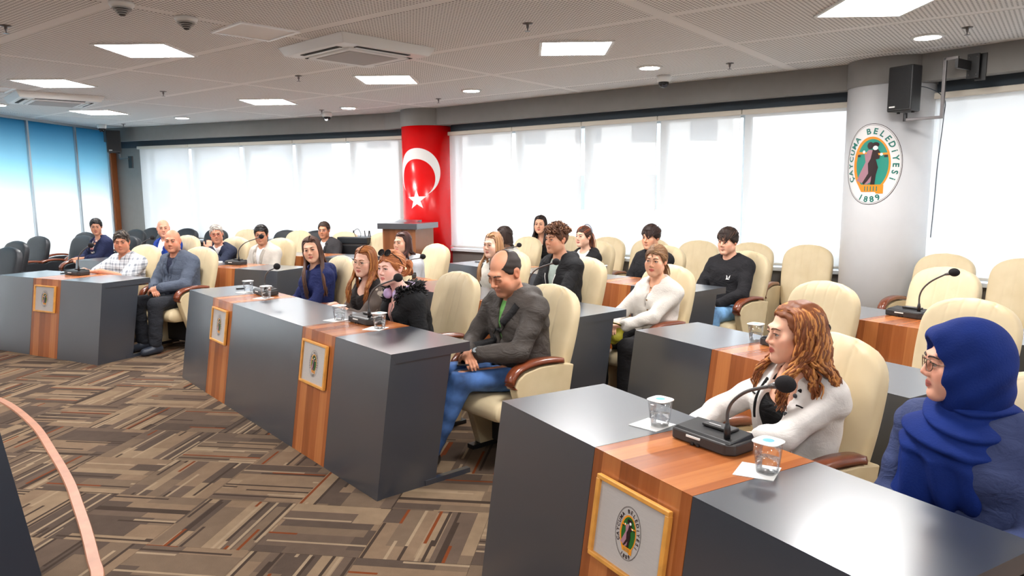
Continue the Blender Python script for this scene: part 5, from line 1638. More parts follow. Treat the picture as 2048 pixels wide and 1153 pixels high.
PERSON = {}
def person(key, label, frame, t, off, hz, head=(0, 0), yaw=0, pitch=0, roll=0, female=False, near=0, skin=(226, 172, 142), top=None, inner=None, legs=(40, 40, 44), hands=None, elbows=None, shoes=(30, 30, 32), turn=0.0, build=1.0, gaze=(0, 0), o=None, seatz=0.44):
    """frame.at(t, off) is the point under the hips; person faces -y of the frame"""
    o = o or {}
    rs = np.random.default_rng(abs(hash(key)) % 1000 if False else sum(ord(c) * (i + 1) for i, c in enumerate(key)) % 9973)
    root = tag(empty('person', frame.at(t, off), frame.a + math.radians(turn)), label, 'person', 'people seated in the hall')
    Rh = rot_zxy(math.radians(yaw), math.radians(pitch), math.radians(roll))
    Hc = A3(head[0], head[1], hz)
    hs = o.get('hs', 1.0) * (0.965 if female else 1.0)
    T1 = lambda p: Hc + Rh @ (np.array(p, float) * hs)
    Tn = lambda P: Hc + (P * hs) @ Rh.T
    inv = lambda P: ((P - Hc) @ Rh) / hs
    bw = build
    hp = [rc_ for rc_ in head_prims(T1, Rh, female, o)]
    hp = [p if p[0] == 'post' else ((p[0], p[1], p[2] * hs) + p[3:] if p[0] == 'el' else ('rc', p[1], p[2], p[3] * hs, p[4] * hs) + p[5:]) for p in hp]
    pel = A3(0, 0.03, seatz + 0.085)
    nk0 = Hc + Rh @ A3(0, 0.026, -0.075) * hs
    NB = A3(head[0] * 0.82, head[1] * 0.80 + 0.055, hz - 0.185 + o.get('nbz', 0.0 if female else 0.014))
    sw = (0.150 if female else 0.182) * bw
    Sh = {s: NB + A3(s * sw, 0.005, -0.060) for s in (-1, 1)}
    CC = pel + (NB - pel) * 0.60
    th = (0.104 if female else 0.116) * bw
    torso = [el(pel, (0.168 * bw, 0.122 * bw, 0.105), 0.0), rc(pel + A3(-0.055 * bw, 0, 0.02), CC + A3(-0.065 * bw, 0, 0), th * 0.98, th * 0.92, 0.06), rc(pel + A3(0.055 * bw, 0, 0.02), CC + A3(0.065 * bw, 0, 0), th * 0.98, th * 0.92, 0.06),
             el(CC + A3(0, 0.0, 0.055), (sw * 0.98, th * 1.03, 0.150), 0.06), rc(Sh[-1] + A3(0.03, 0, 0), Sh[1] - A3(0.03, 0, 0), 0.055, 0.055, 0.07)]
    for s in (-1, 1): torso.append(rc(NB + A3(s * 0.02, 0.005, 0.005), Sh[s] + A3(-s * 0.02, 0.0, 0.005), 0.047, 0.043, 0.05))
    if female:
        for s in (-1, 1): torso.append(el(CC + A3(s * 0.068, -th * 0.74, 0.035), (0.060 * bw, 0.056, 0.060), 0.05))
    if o.get('belly'): torso.append(el(pel + A3(0, -0.07, 0.11), (0.14 * bw, 0.10 * o['belly'], 0.13), 0.06))
    neck = [rc(nk0, NB + A3(0, 0.0, -0.02), (0.047 if female else 0.055) * (1 + 2 * o.get('fat', 0)), (0.052 if female else 0.062), 0.03)]
    hands = hands or {-1: (-0.10, -0.30, seatz + 0.17), 1: (0.10, -0.30, seatz + 0.17)}
    arms, handp, wr = {}, [], {}
    for s in (-1, 1):
        hz_ = hands[s]
        W = A3(*hz_[:3])
        pole = A3(*(elbows[s] if elbows else (s * 0.8, 0.5, -0.7)))
        E_, W = two_bone(Sh[s], W, 0.285 * (0.94 if female else 1), 0.245 * (0.94 if female else 1), pole)
        r = (0.040 if female else 0.047) * bw
        arms[s] = [rc(Sh[s], E_, r * 1.12, r * 0.93, 0.03), rc(E_, W, r * 0.92, r * 0.64, 0.015)]
        fw = W - E_; fw /= np.linalg.norm(fw)
        f_dir = A3(*hz_[3]) if len(hz_) > 3 else fw * 0.8 + A3(-s * 0.35, -0.1, -0.1)
        palm = A3(*hz_[4]) if len(hz_) > 4 else A3(-s * 0.2, 0, -1)
        curl = hz_[5] if len(hz_) > 5 else 0.45
        handp += hand_prims(W + fw * 0.012, f_dir, palm, A3(-s, -0.3, 0.4), 0.92 if female else 1.0, curl)
        wr[s] = (W, E_)
    hip = {s: A3(s * 0.092, 0.0, seatz + 0.085) for s in (-1, 1)}
    kn = o.get('knees', {-1: (-0.13, -0.43, seatz + 0.085), 1: (0.13, -0.43, seatz + 0.085)})
    an = o.get('ankles', {-1: (-0.12, -0.44, 0.085), 1: (0.12, -0.44, 0.085)})
    lr = (0.075 if female else 0.082) * bw
    leg = []
    for s in (-1, 1):
        leg += [rc(hip[s], kn[s], lr, lr * 0.72, 0.04), rc(kn[s], an[s], lr * 0.70, lr * 0.48, 0.02)]
    foot = []
    for s in (-1, 1):
        a = A3(*an[s]); foot.append([rc(a + A3(0, 0.035, -0.035), a + A3(0, -0.13, -0.045), 0.036, 0.034, 0.02), rc(a + A3(0, 0, 0.0), a + A3(0, 0.02, -0.04), 0.040, 0.038, 0.02)])
    sl_ = (top or {}).get('sleeves', 1.0)
    body = hp + neck + [infl(q, -0.010) for q in torso]
    for s in (-1, 1): body += [infl(arms[s][0], -0.006 if sl_ >= 1 else 0.0), (infl(arms[s][1], -0.004) if sl_ >= 1 else arms[s][1])]
    body += [infl(q, -0.012) for q in leg] + [infl(q, -0.006) for q in foot[0] + foot[1]] + handp
    hf = (0.0060, 0.0047, 0.0038)[near]; hcx = (0.022, 0.019, 0.017)[near]
    fx = [(Hc[i] - 0.125 * hs, Hc[i] + 0.125 * hs, hf) for i in range(3)]
    fine = [[fx[0]], [fx[1]], [fx[2]]]
    if o.get('showhands'):
        hh = 0.0062 if near < 2 else 0.0052
        lo = np.min([prim_box(p)[0] for p in handp], 0); hi_ = np.max([prim_box(p)[1] for p in handp], 0)
        for i in range(3): fine[i].append((lo[i] - 0.005, hi_[i] + 0.005, hh))
    v, f = nets(body, hcx, fine)
    col = skin_colors(inv(v), LIN(*skin), o, female)
    bo = add_mesh('body', (v, f, col), M_SKIN, root)
    # eyes and brows
    for s in (-1, 1):
        V, F, C = [], [], []; base = 0
        g = np.array([math.sin(math.radians(gaze[0])), -math.cos(math.radians(gaze[0])) * math.cos(math.radians(gaze[1])), math.sin(math.radians(gaze[1]))])
        n, m = 14, 10
        a_ = np.cross(g, (0, 0, 1)); a_ /= np.linalg.norm(a_); b_ = np.cross(a_, g)
        vv, cc = [], []
        for i in range(m + 1):
            thh = math.pi * (i / m) ** 1.5 * 0.75
            for k in range(n):
                q = 2 * math.pi * k / n
                vv.append(np.array((s * 0.031, -0.0745, 0.003)) + 0.0128 * (g * math.cos(thh) + (a_ * math.cos(q) + b_ * math.sin(q)) * math.sin(thh)))
                cc.append((0.004, 0.003, 0.003) if thh < 0.24 else (o.get('iris', (0.06, 0.028, 0.012)) if thh < 0.56 else (0.46, 0.43, 0.41)))
        ff = [(i * n + k + base, i * n + (k + 1) % n + base, (i + 1) * n + (k + 1) % n + base, (i + 1) * n + k + base) for i in range(m) for k in range(n)]
        if not o.get('shut'): add_mesh('eye', (Tn(np.array(vv)), np.array(ff), np.array(cc)), M_EYE, root)
    if o['hair'] != 'scarf' or True:
        bc = np.array(o.get('brow', o.get('hcol', LIN(50, 34, 26))))
        for s in (-1, 1):
            paths = []
            pts = np.array([(s * 0.012, -0.094, 0.0235), (s * 0.024, -0.0945, 0.0285), (s * 0.038, -0.087, 0.0295), (s * 0.050, -0.074, 0.0235)])
            pts[:, 1] -= 0.0015
            rr = 0.0031 if female else 0.0044
            lash = np.array([(s * 0.0165, -0.0895, 0.0068), (s * 0.024, -0.0945, 0.0098), (s * 0.031, -0.0950, 0.0104), (s * 0.039, -0.0905, 0.0092), (s * 0.0475, -0.0815, 0.0055)])
            paths.append((lash, np.array([0.0010, 0.0016, 0.0018, 0.0018, 0.0008]) * (1.0 if female else 0.55), LIN(26, 19, 16)))
            paths.append((pts, np.array([rr * 0.9, rr * 1.1, rr, rr * 0.4]), bc))
            for nm_, q_ in (('eyelash', paths[:1]), ('eyebrow', paths[1:])):
                v, f, c = tubes(q_, 6); add_mesh(nm_, (Tn(v), f, c), M_HAIR, root)
    hm = hair_mesh(o, Tn, rs)
    if len(hm): add_mesh('hair', hm, M_HAIR, root)
    # clothes
    gr = (0.0145, 0.0115, 0.0088)[near]
    def garment(name, mat, thick, sleeves=1.0, neckcut=('crew', 0.0), fold=0.004, extra=(), hem=None, openv=None, lapel=0.0, seed=0.0, cuff=0.0, post=()):
        P = [infl(p, thick) for p in torso]
        for s in (-1, 1):
            if sleeves <= 0: continue
            ua, fa = arms[s]
            if sleeves >= 1.0:
                e = fa[1] + (fa[2] - fa[1]) * (0.97 - cuff)
                at = thick * 0.55 + 0.004
                P += [infl(ua, at)[:5] + (0.022, 1), ('rc', fa[1], e, fa[3] + at, fa[4] + at + 0.004, 0.014, 1)]
            else:
                e = ua[1] + (ua[2] - ua[1]) * sleeves
                P += [('rc', ua[1], e, ua[3] + thick + 0.008, ua[4] + thick + 0.012, 0.03, 1)]
        P += list(extra)
        kind, dp = neckcut
        P.append(sub(rc(NB + A3(0, 0.004, 0.0), nk0 + A3(0, 0, 0.03), 0.060 if female else 0.068, 0.075, 0.010)))
        if kind == 'scoop': P.append(sub(el(NB + A3(0, -0.085, -0.01), (0.085, 0.09, 0.055 + dp), 0.012)))
        if kind == 'crew': P.append(sub(el(NB + A3(0, -0.060, 0.020), (0.052, 0.050, 0.030), 0.012)))
        if kind == 'off': P.append(sub(el(NB + A3(0, -0.05, 0.02), (0.15, 0.13, 0.07), 0.012)))
        if openv:
            zb, wt, wb = openv      # lower end height, half width at neck, half width at the lower end
            zt = NB[2] - 0.0
            def vfn(X, Y, Z):
                q = np.clip((Z - zb) / (zt - zb), -0.5, 1.25)
                w = wb + (wt - wb) * q
                cx = pel[0] + (NB[0] - pel[0]) * np.clip((Z - pel[2]) / (NB[2] - pel[2]), 0, 1)
                cy = pel[1] + (NB[1] - pel[1]) * np.clip((Z - pel[2]) / (NB[2] - pel[2]), 0, 1)
                return np.maximum((np.abs(X - cx) - w) * 0.93, Y - (cy - 0.035))
            if lapel:
                def lfn(d, X, Y, Z):
                    return d - 0.005 * np.clip((lapel - vfn(X, Y, Z)) / 0.006, 0, 1) * np.clip((Z - zb) / 0.02, 0, 1) * (Y < NB[1] + 0.02)
                P.append(('post', lfn))
            P.append(('fn', vfn, (A3(-0.3, -0.5, pel[2] - 0.15), A3(0.3, 0.3, NB[2] + 0.12)), None, None, 0.006, -1))
        if fold: P.append(folds(fold, seed))
        if hem is not None: P.append(('post', lambda d, X, Y, Z: np.maximum(d, hem - Z)))
        P += list(post)
        v, f = nets(P, gr)
        PERSON[key + name] = P
        return add_mesh(name, (v, f), mat, root), P
    ctx = dict(root=root, T1=T1, Tn=Tn, R=Rh, NB=NB, Sh=Sh, CC=CC, pel=pel, nk0=nk0, wr=wr, arms=arms, garment=garment, torso=torso, hip=hip, kn=kn, an=an, Hc=Hc, rs=rs, th=th)
    if inner: garment('shirt', inner['mat'], 0.006, inner.get('sleeves', 0), inner.get('neck', ('crew', 0)), 0.002, hem=pel[2] - 0.03)
    if top:
        garment('top', top['mat'], top.get('t', 0.013), top.get('sleeves', 1.0), top.get('neck', ('crew', 0)), top.get('fold', 0.004), top.get('extra', lambda c: ())(ctx), pel[2] + top.get('hem', -0.06), top.get('open'), top.get('lapel', 0.0), rs.uniform(0, 6), top.get('cuff', 0.0))
    # trousers and shoes
    P = [infl(p, 0.011) for p in leg] + [infl(torso[0], 0.010)]
    for s_ in (0, 2):
        q = P[s_ + 1]; e = q[1] + (q[2] - q[1]) * 0.93
        P[s_ + 1] = ('rc', q[1], e, q[3] + 0.004, q[4] + 0.008, q[5], 1)
    P.append(folds(0.004, rs.uniform(0, 6), 0.9)); zt_ = pel[2] + 0.07
    P.append(('post', lambda d, X, Y, Z: np.maximum(d, Z - zt_)))
    add_mesh('trousers', nets(P, (0.017, 0.013, 0.010)[near]), legs if not isinstance(legs, tuple) else fabric('legs_%d_%d_%d' % legs, legs), root)
    for k in (0, 1):
        P = [infl(p, 0.010) for p in foot[k]] + [('post', lambda d, X, Y, Z: np.maximum(d, 0.004 - Z))]
        add_mesh('shoe', nets(P, 0.014), pbr('shoe_%d_%d_%d' % shoes, srgb(*shoes), 0.4), root)
    return ctx

# small wearables ------------------------------------------------------------
def glasses(c, colr=(70, 60, 56), rx=0.021, rz=0.017, wire=0.0014):
    m = MB()
    for s in (-1, 1):
        pts = [c['T1']((s * 0.031 + rx * math.cos(a), -0.101 + 0.006 * abs(math.cos(a)) * (1 if s * math.cos(a) > 0 else 0), 0.001 + rz * math.sin(a))) for a in [2 * math.pi * i / 20 for i in range(21)]]
        m.tube(pts, wire, 5)
        m.tube([c['T1']((s * 0.052, -0.095, 0.006)), c['T1']((s * 0.076, -0.05, 0.008)), c['T1']((s * 0.083, 0.012, 0.010)), c['T1']((s * 0.083, 0.035, -0.006))], wire, 5)
    m.tube([c['T1']((-0.010, -0.101, 0.004)), c['T1']((0, -0.106, 0.007)), c['T1']((0.010, -0.101, 0.004))], wire, 5)
    return m.build('glasses', pbr('spectacle_%d_%d_%d' % colr, srgb(*colr), 0.3, metal=0.4), c['root'], sm=True)
def surf_y(P, x, z, y0=-0.45):
    """front surface of a garment: march along +y"""
    x = np.asarray(x, float); z = np.asarray(z, float); y = np.full(x.shape, y0)
    for _ in range(48):
        d = eval_pts(P, np.stack([x, y, z], 1)); y = y + np.clip(d, -0.02, 0.05)
    return y
def patch(c, P, name, polys, mat, lift=0.004):
    """thin print on the chest; polys in (x,z)"""
    V, F = [], []
    for poly in polys:
        x = np.array([p[0] for p in poly]); z = np.array([p[1] for p in poly])
        y = surf_y(P, x, z) - lift
        b = len(V); V += list(np.stack([x, y, z], 1)); F.append(tuple(range(b, b + len(poly))))
    return link(name, mesh_np(name, np.array(V), F, False), mat, c['root'])
def strap(c, P, name, pts, w, mat, lift=0.006):
    """band across the chest; pts in (x,z)"""
    pts = np.array(catmull(pts, 6)); d = np.gradient(pts, axis=0); d /= np.linalg.norm(d, axis=1)[:, None]
    n = np.stack([-d[:, 1], d[:, 0]], 1)
    a, b = pts + n * w / 2, pts - n * w / 2
    ya, yb = surf_y(P, a[:, 0], a[:, 1]) - lift, surf_y(P, b[:, 0], b[:, 1]) - lift
    V = np.concatenate([np.stack([a[:, 0], ya, a[:, 1]], 1), np.stack([b[:, 0], yb, b[:, 1]], 1), np.stack([a[:, 0], ya + 0.02, a[:, 1]], 1), np.stack([b[:, 0], yb + 0.02, b[:, 1]], 1)])
    m = len(pts); F = []
    for i in range(m - 1): F += [(i, i + 1, m + i + 1, m + i), (2 * m + i, 2 * m + i + 1, i + 1, i), (m + i, m + i + 1, 3 * m + i + 1, 3 * m + i)]
    return link(name, mesh_np(name, V, F), mat, c['root'])
def hood(c, s=1.0):
    NB = c['NB']; out = []
    pts = [(-0.080, -0.055, -0.030), (-0.098, 0.005, 0.005), (-0.085, 0.062, 0.015), (-0.04, 0.095, 0.010), (0.04, 0.095, 0.010), (0.085, 0.062, 0.015), (0.098, 0.005, 0.005), (0.080, -0.055, -0.030)]
    rr = [0.018, 0.028, 0.036, 0.042, 0.042, 0.036, 0.028, 0.018]
    for i in range(7): out.append(rc(NB + A3(*pts[i]) * s, NB + A3(*pts[i + 1]) * s, rr[i] * s, rr[i + 1] * s, 0.02))
    out.append(el(NB + A3(0, 0.12, -0.06), (0.10 * s, 0.05, 0.09), 0.04))
    return out
def collar(c, h=0.03):
    NB = c['NB']; out = []
    pts = [(-0.030, -0.075, -0.030), (-0.062, -0.035, 0.005), (-0.066, 0.02, 0.022), (-0.03, 0.062, 0.028), (0.03, 0.062, 0.028), (0.066, 0.02, 0.022), (0.062, -0.035, 0.005), (0.030, -0.075, -0.030)]
    return [rc(NB + A3(*pts[i]), NB + A3(*pts[i + 1]), 0.015, 0.015, 0.012) for i in range(7)]

def blazer_details(c, key, tone, zb, wt, wb, shirt=None, w=0.040):
    """lapels and, if given, the points of the shirt collar"""
    P, NB = PERSON[key + 'top'], c['NB']
    m = fabric('lapel_%d_%d_%d' % tone, tone)
    for s in (-1, 1):
        zt = NB[2] - 0.015
        pts = []
        for q in (1.0, 0.75, 0.5, 0.25, 0.02):
            z = zb + (zt - zb) * q
            pts.append((NB[0] * max(0, (z - c['pel'][2]) / (NB[2] - c['pel'][2])) + s * (wb + (wt - wb) * q + 0.020 * min(1, q * 3)), z))
        strap(c, P, 'lapel', pts, w, m, 0.004)
        if shirt is not None:
            a = [tuple(NB + A3(*p)) for p in ((s * 0.020, 0.060, 0.040), (s * 0.060, 0.025, 0.034), (s * 0.064, -0.030, 0.014), (s * 0.030, -0.082, -0.018), (s * 0.034, -0.100, -0.050))]
            MB().tube(catmull(a, 4), [0.013] * 12 + [0.012, 0.010, 0.008, 0.005, 0.003], 8).build('shirt_collar', shirt, c['root'], sm=True)
# ---------------------------------------------------------------- the people
CLASP = {-1: (-0.055, -0.29, 0.66, (0.8, -0.55, -0.1), (0.3, 0.2, -0.9), 0.7), 1: (0.055, -0.30, 0.675, (-0.8, -0.5, -0.15), (-0.3, 0.3, -0.9), 0.75)}
LAP = {-1: (-0.10, -0.27, 0.615), 1: (0.09, -0.28, 0.615)}
ONDESK = {-1: (-0.20, -0.42, 0.845, (0.75, -0.6, 0), (0, 0, -1), 0.25), 1: (0.20, -0.42, 0.845, (-0.75, -0.6, 0), (0, 0, -1), 0.25)}
HB = LIN(48, 32, 26); HD = LIN(30, 22, 20)
def row_person(r, t, off, hz, head, **kw):
    return dict(frame=ROW[r], t=t, off=off - 0.045, hz=hz, head=(head[0], head[1] + 0.045), **kw)

# front row, long desk
c = person('navy', 'girl with long dark brown hair in a navy hoodie, smiling at the camera', **row_person('M1', -2.96, 0.97, 1.15, (0.0, -0.05)), yaw=52, pitch=2, roll=-9, female=True, near=1, skin=(232, 180, 150), gaze=(8, 0),
           top=dict(mat=fabric('navy', (30, 38, 84)), t=0.020, extra=hood, fold=0.005), hands=LAP,
           o=dict(hair='long', hcol=LIN(72, 46, 36), hi=LIN(98, 62, 44), hip=0.25, len=0.46, front=0.97, wrap=126, fwd=0.035, spread=1.12, lip=LIN(200, 92, 84)))
c = person('card', 'girl with long auburn hair and glasses in a grey star cardigan', **row_person('M1', -1.95, 0.95, 1.12, (0.08, -0.08)), yaw=27, pitch=4, roll=4, female=True, near=1, skin=(236, 186, 162), gaze=(-8, 0),
           top=dict(mat=spot_mat('star_cardigan', srgb(98, 86, 80), [srgb(176, 162, 150), srgb(186, 172, 158), srgb(98, 86, 80)], 15, 0.27), t=0.016, open=(0.58, 0.14, 0.10), neck=('off', 0), fold=0.005),
           inner=dict(mat=fabric('blacktop', (44, 40, 40)), neck=('scoop', 0.03)), hands={-1: (-0.08, -0.27, 0.72, (0.9, -0.3, -0.1), (0, 0, -1), 0.75), 1: (0.06, -0.29, 0.785, (-0.85, -0.3, -0.2), (0, 0, -1), 0.9)},
           o=dict(hair='wavy', hcol=LIN(142, 82, 42), hi=LIN(178, 116, 62), hip=0.35, len=0.36, front=0.7, vol=1.05, wrap=120, showhands=1, part=0.0))
glasses(c, (196, 168, 140), 0.024, 0.022, 0.0013)
c = person('headph', 'girl leaning forward in a black fur collared coat with headphones round her neck', **row_person('M1', -1.06, 0.84, 1.15, (0.03, -0.22)), yaw=14, pitch=2, roll=0, female=True, near=1, skin=(240, 192, 176), gaze=(-12, 2),
           top=dict(mat=fabric('blackcoat', (24, 24, 26), bump=0.3), t=0.026, open=(0.60, 0.055, 0.015), fold=0.006), inner=dict(mat=fabric('rose', (214, 160, 150)), neck=('scoop', 0.02)),
           hands={-1: (-0.12, -0.26, 0.66), 1: (0.12, -0.26, 0.66)}, o=dict(hair='bun', hcol=LIN(176, 104, 60), hi=LIN(206, 140, 92), hip=0.4, buns=1.75, bunp=(0.0, 0.128, -0.02), hairline=0.07, lip=LIN(204, 104, 100), iris=(0.10, 0.12, 0.14), brow=LIN(176, 120, 84)))
# fur collar
paths = []; rs_ = np.random.default_rng(3)
for i in range(900):
    a = rs_.uniform(-2.6, 2.6); rr = 0.108 + 0.035 * rs_.uniform(-1, 1); zz = rs_.uniform(-0.045, 0.060)
    p = c['NB'] + A3(rr * math.sin(a), 0.01 + rr * 0.95 * math.cos(a), zz + 0.012 * math.cos(a))
    d = A3(math.sin(a), math.cos(a), 0.2 + rs_.uniform(-0.7, 0.7)) * 0.024 + rs_.normal(0, 0.008, 3)
    paths.append((np.stack([p, p + d * 0.5, p + d]), np.array([0.009, 0.007, 0.002]), LIN(26, 25, 26) * rs_.uniform(0.6, 1.6)))
v_, f_, c_ = tubes(paths, 5); add_mesh('fur_collar', (v_, f_, c_), M_HAIR, c['root'])
m = MB()
hpm = pbr('lilac_plastic', srgb(196, 172, 214), 0.3)
for s in (-1, 1):
    q = c['NB'] + A3(s * 0.058, -0.085, 0.0)
    MB().lathe([(0.001, -0.018), (0.030, -0.018), (0.037, -0.008), (0.037, 0.008), (0.030, 0.018), (0.001, 0.018)], 22, axis=0).xf(lambda p, q=q, s=s: tuple(q + np.array(Matrix.Rotation(s * 0.5, 3, 'Z')) @ A3(p[0], p[1] * 0.85, p[2]))).build('ear_cup', hpm, c['root'], sm=True)
MB().tube(catmull([tuple(c['NB'] + A3(*p)) for p in ((-0.062, -0.08, 0.03), (-0.085, 0.0, 0.055), (-0.05, 0.075, 0.065), (0.05, 0.075, 0.065), (0.085, 0.0, 0.055), (0.062, -0.08, 0.03))], 5), 0.008, 8).build('headphone_band', hpm, c['root'], sm=True)
m = MB()
for s in (-1, 1):
    pts = [c['T1']((s * 0.032 + 0.026 * math.cos(a), -0.058 + 0.012 * math.sin(a), 0.118 + 0.020 * math.sin(a))) for a in [2 * math.pi * i / 18 for i in range(19)]]
    m.tube(pts, 0.004, 6)
    m.add([tuple(p) for p in pts[:-1]], [tuple(range(18))])
    m.tube([c['T1'](p) for p in ((s * 0.058, -0.052, 0.118), (s * 0.086, 0.0, 0.075), (s * 0.088, 0.03, 0.03))], 0.0035, 6)
m.build('sunglasses', pbr('sunglass_black', srgb(22, 22, 24), 0.15), c['root'])
MB().tube([tuple(p) for p in np.stack([np.full(9, c['NB'][0] + 0.03), surf_y(PERSON['headphtop'], np.full(9, c['NB'][0] + 0.045), np.linspace(0.68, 0.90, 9)) - 0.002, np.linspace(0.68, 0.90, 9)], 1)], 0.003, 5).build('zip', M_STEEL, c['root'])

c = person('man', 'balding man in a dark grey hooded jacket and jeans looking down at his hands', **row_person('M1', -0.03, 0.98, 1.185, (0.01, -0.16)), yaw=4, pitch=24, roll=2, near=2, skin=(214, 150, 118), build=1.08, gaze=(0, -25), seatz=0.46,
           top=dict(mat=fabric('jacket', (70, 64, 60), 0.6, 0.1, 0.25, 40), t=0.022, extra=lambda c: hood(c, 1.12), open=(0.80, 0.030, 0.012), fold=0.008, cuff=0.02, hem=-0.10), inner=dict(mat=fabric('green', (110, 168, 92)), neck=('crew', 0)), legs=denim_mat('blue_jeans', srgb(62, 96, 150)), shoes=(40, 36, 34),
           hands={-1: (-0.075, -0.33, 0.70, (0.8, -0.55, -0.1), (0.3, 0.2, -0.9), 0.7), 1: (0.030, -0.34, 0.715, (-0.8, -0.5, -0.15), (-0.3, 0.3, -0.9), 0.75)}, elbows={-1: (-0.9, 0.3, -0.5), 1: (0.9, 0.35, -0.45)}, o=dict(hair='balding', hcol=LIN(52, 42, 38), hairline=0.075, nape=-0.095, scalp=0.25, belly=1.1, fat=0.006, stubble=0.34, showhands=1, nose=1.15, hs=1.1, nbz=0.035, shut=1, brow=LIN(74, 54, 46),
           knees={-1: (-0.26, -0.40, 0.545), 1: (-0.02, -0.43, 0.565)}, ankles={-1: (-0.34, -0.50, 0.085), 1: (-0.20, -0.56, 0.085)}))
strap(c, PERSON['mantop'], 'bag_strap', [(0.135, 1.00), (0.09, 0.93), (0.02, 0.85), (-0.06, 0.76), (-0.12, 0.69)], 0.045, fabric('strap', (30, 29, 30), 0.7))
W_, E_ = c['wr'][1]; d_ = (E_ - W_) / np.linalg.norm(E_ - W_); q_ = W_ - d_ * 0.010
MB().tube([tuple(q_ - d_ * 0.012), tuple(q_ + d_ * 0.012)], 0.0345, 20).build('watch_strap', M_BLACKPL, c['root'], sm=True)
n_ = np.cross(d_, (0, 0, 1)); n_ /= np.linalg.norm(n_); n_ = n_ * 0.6 + A3(0, -0.1, 0.75); n_ -= d_ * (n_ @ d_); n_ /= np.linalg.norm(n_)
MB().tube([tuple(q_ + n_ * 0.026), tuple(q_ + n_ * 0.044)], 0.023, 20).build('watch_face', pbr('watch_dial', srgb(40, 42, 44), 0.25), c['root'])
MB().tube([tuple(q_ + n_ * 0.0442), tuple(q_ + n_ * 0.0455)], [0.018, 0.017], 20).build('watch_glass', pbr('watch_ring', srgb(150, 156, 160), 0.2), c['root'])
ph = phone(tuple(np.array(ROW['M1'].at(-0.08, 0.545, 0.655))), ROW['M1'].a + 0.9, 'dark phone under the clasped hands of the man in the dark jacket')

# second row, middle
c = person('greyhood', 'girl with straight dark brown hair in a pale grey hoodie', **row_person('M2', -3.42, 0.86, 1.12, (0.10, -0.20)), yaw=15, pitch=0, female=True, skin=(230, 178, 150), gaze=(-10, 4),
           top=dict(mat=fabric('palegrey', (196, 198, 204)), t=0.020, extra=hood), hands=LAP, o=dict(hair='bob', hcol=LIN(60, 36, 32), hi=LIN(92, 48, 42), hip=0.3, len=0.20, wrap=118, front=0.6))
c = person('blond', 'girl with long fair brown hair in a cream top, black strap on her shoulder', **row_person('M2', -2.02, 0.95, 1.16, (0.08, -0.13)), yaw=12, pitch=0, female=True, near=0, skin=(236, 190, 166), gaze=(-10, 3),
           top=dict(mat=fabric('creamtop', (226, 222, 212)), t=0.018, fold=0.005), hands=LAP, o=dict(hair='long', hcol=LIN(150, 108, 74), hi=LIN(188, 146, 104), hip=0.4, len=0.38, front=0.85, wrap=124))
strap(c, PERSON['blondtop'], 'shoulder_strap', [(-0.10, 0.97), (-0.105, 0.90), (-0.10, 0.80), (-0.09, 0.72)], 0.03, fabric('strap', (30, 29, 30), 0.7))
c = person('curlyboy', 'boy with curly brown hair in a black zip hoodie over a pale green shirt', **row_person('M2', -1.12, 0.97, 1.245, (-0.03, -0.06)), yaw=-2, pitch=0, near=1, skin=(222, 164, 132), gaze=(-4, 0),
           top=dict(mat=fabric('blackhood', (36, 36, 38)), t=0.020, extra=lambda c: hood(c, 1.1), open=(0.78, 0.062, 0.02), fold=0.005), inner=dict(mat=fabric('sage', (188, 204, 196)), neck=('crew', 0)), hands=LAP,
           o=dict(hair='curlytop', hcol=LIN(92, 58, 40), hi=LIN(130, 88, 60), hip=0.3, stubble=0.22, nose=1.15))
for s in (-1, 1):
    zs = np.linspace(0.74, 0.95, 9); xs = c['NB'][0] + s * (0.02 + 0.045 * np.linspace(0, 1, 9))
    MB().tube([tuple(p) for p in np.stack([xs, surf_y(PERSON['curlyboytop'], xs + s * 0.012, zs) - 0.004, zs], 1)], 0.0032, 5).build('drawcord', M_PAPER, c['root'], sm=True)
c = person('white', 'woman with hair tied back in a white jacket and black trousers', **row_person('M2', -0.10, 0.98, 1.135, (0.06, -0.07)), yaw=19, pitch=2, roll=3, female=True, near=1, skin=(228, 172, 140), gaze=(-26, 2),
           top=dict(mat=fabric('whitejacket', (220, 214, 206), 0.9, 0.04, 0.6, 120), t=0.024, open=(0.75, 0.020, -0.004), fold=0.006, neck=('crew', 0)), inner=dict(mat=fabric('blacktop', (44, 40, 40)), neck=('scoop', 0.02)), legs=(26, 25, 27),
           hands={-1: (-0.10, -0.33, 0.65, (0.6, -0.7, 0), (0, 0, -1), 0.5), 1: (0.02, -0.34, 0.66, (-0.7, -0.6, 0), (0, 0, -1), 0.5)}, elbows={-1: (-0.9, 0.3, -0.5), 1: (0.95, 0.3, -0.4)}, o=dict(hair='pony', hcol=LIN(128, 92, 62), hi=LIN(160, 122, 86), hip=0.3, bunp=(0.02, 0.108, -0.02), len=0.14, hairline=0.072, lip=LIN(196, 72, 70), brow=LIN(90, 62, 44), showhands=1))
for z in (0.93, 0.84, 0.76): MB().ball((c['NB'][0] + 0.012, float(surf_y(PERSON['whitetop'], [c['NB'][0] + 0.022], [z])[0]) - 0.003, z), (0.008, 0.004, 0.008), 10, 6).build('button', pbr('button_gold', srgb(150, 120, 90), 0.3, metal=0.6), c['root'])
W_, E_ = c['wr'][1]; d_ = (E_ - W_) / np.linalg.norm(E_ - W_)
MB().tube([tuple(W_ - d_ * 0.012), tuple(W_ - d_ * 0.004)], 0.031, 18).build('bracelet', pbr('bracelet', srgb(170, 120, 70), 0.3, metal=0.6), c['root'])
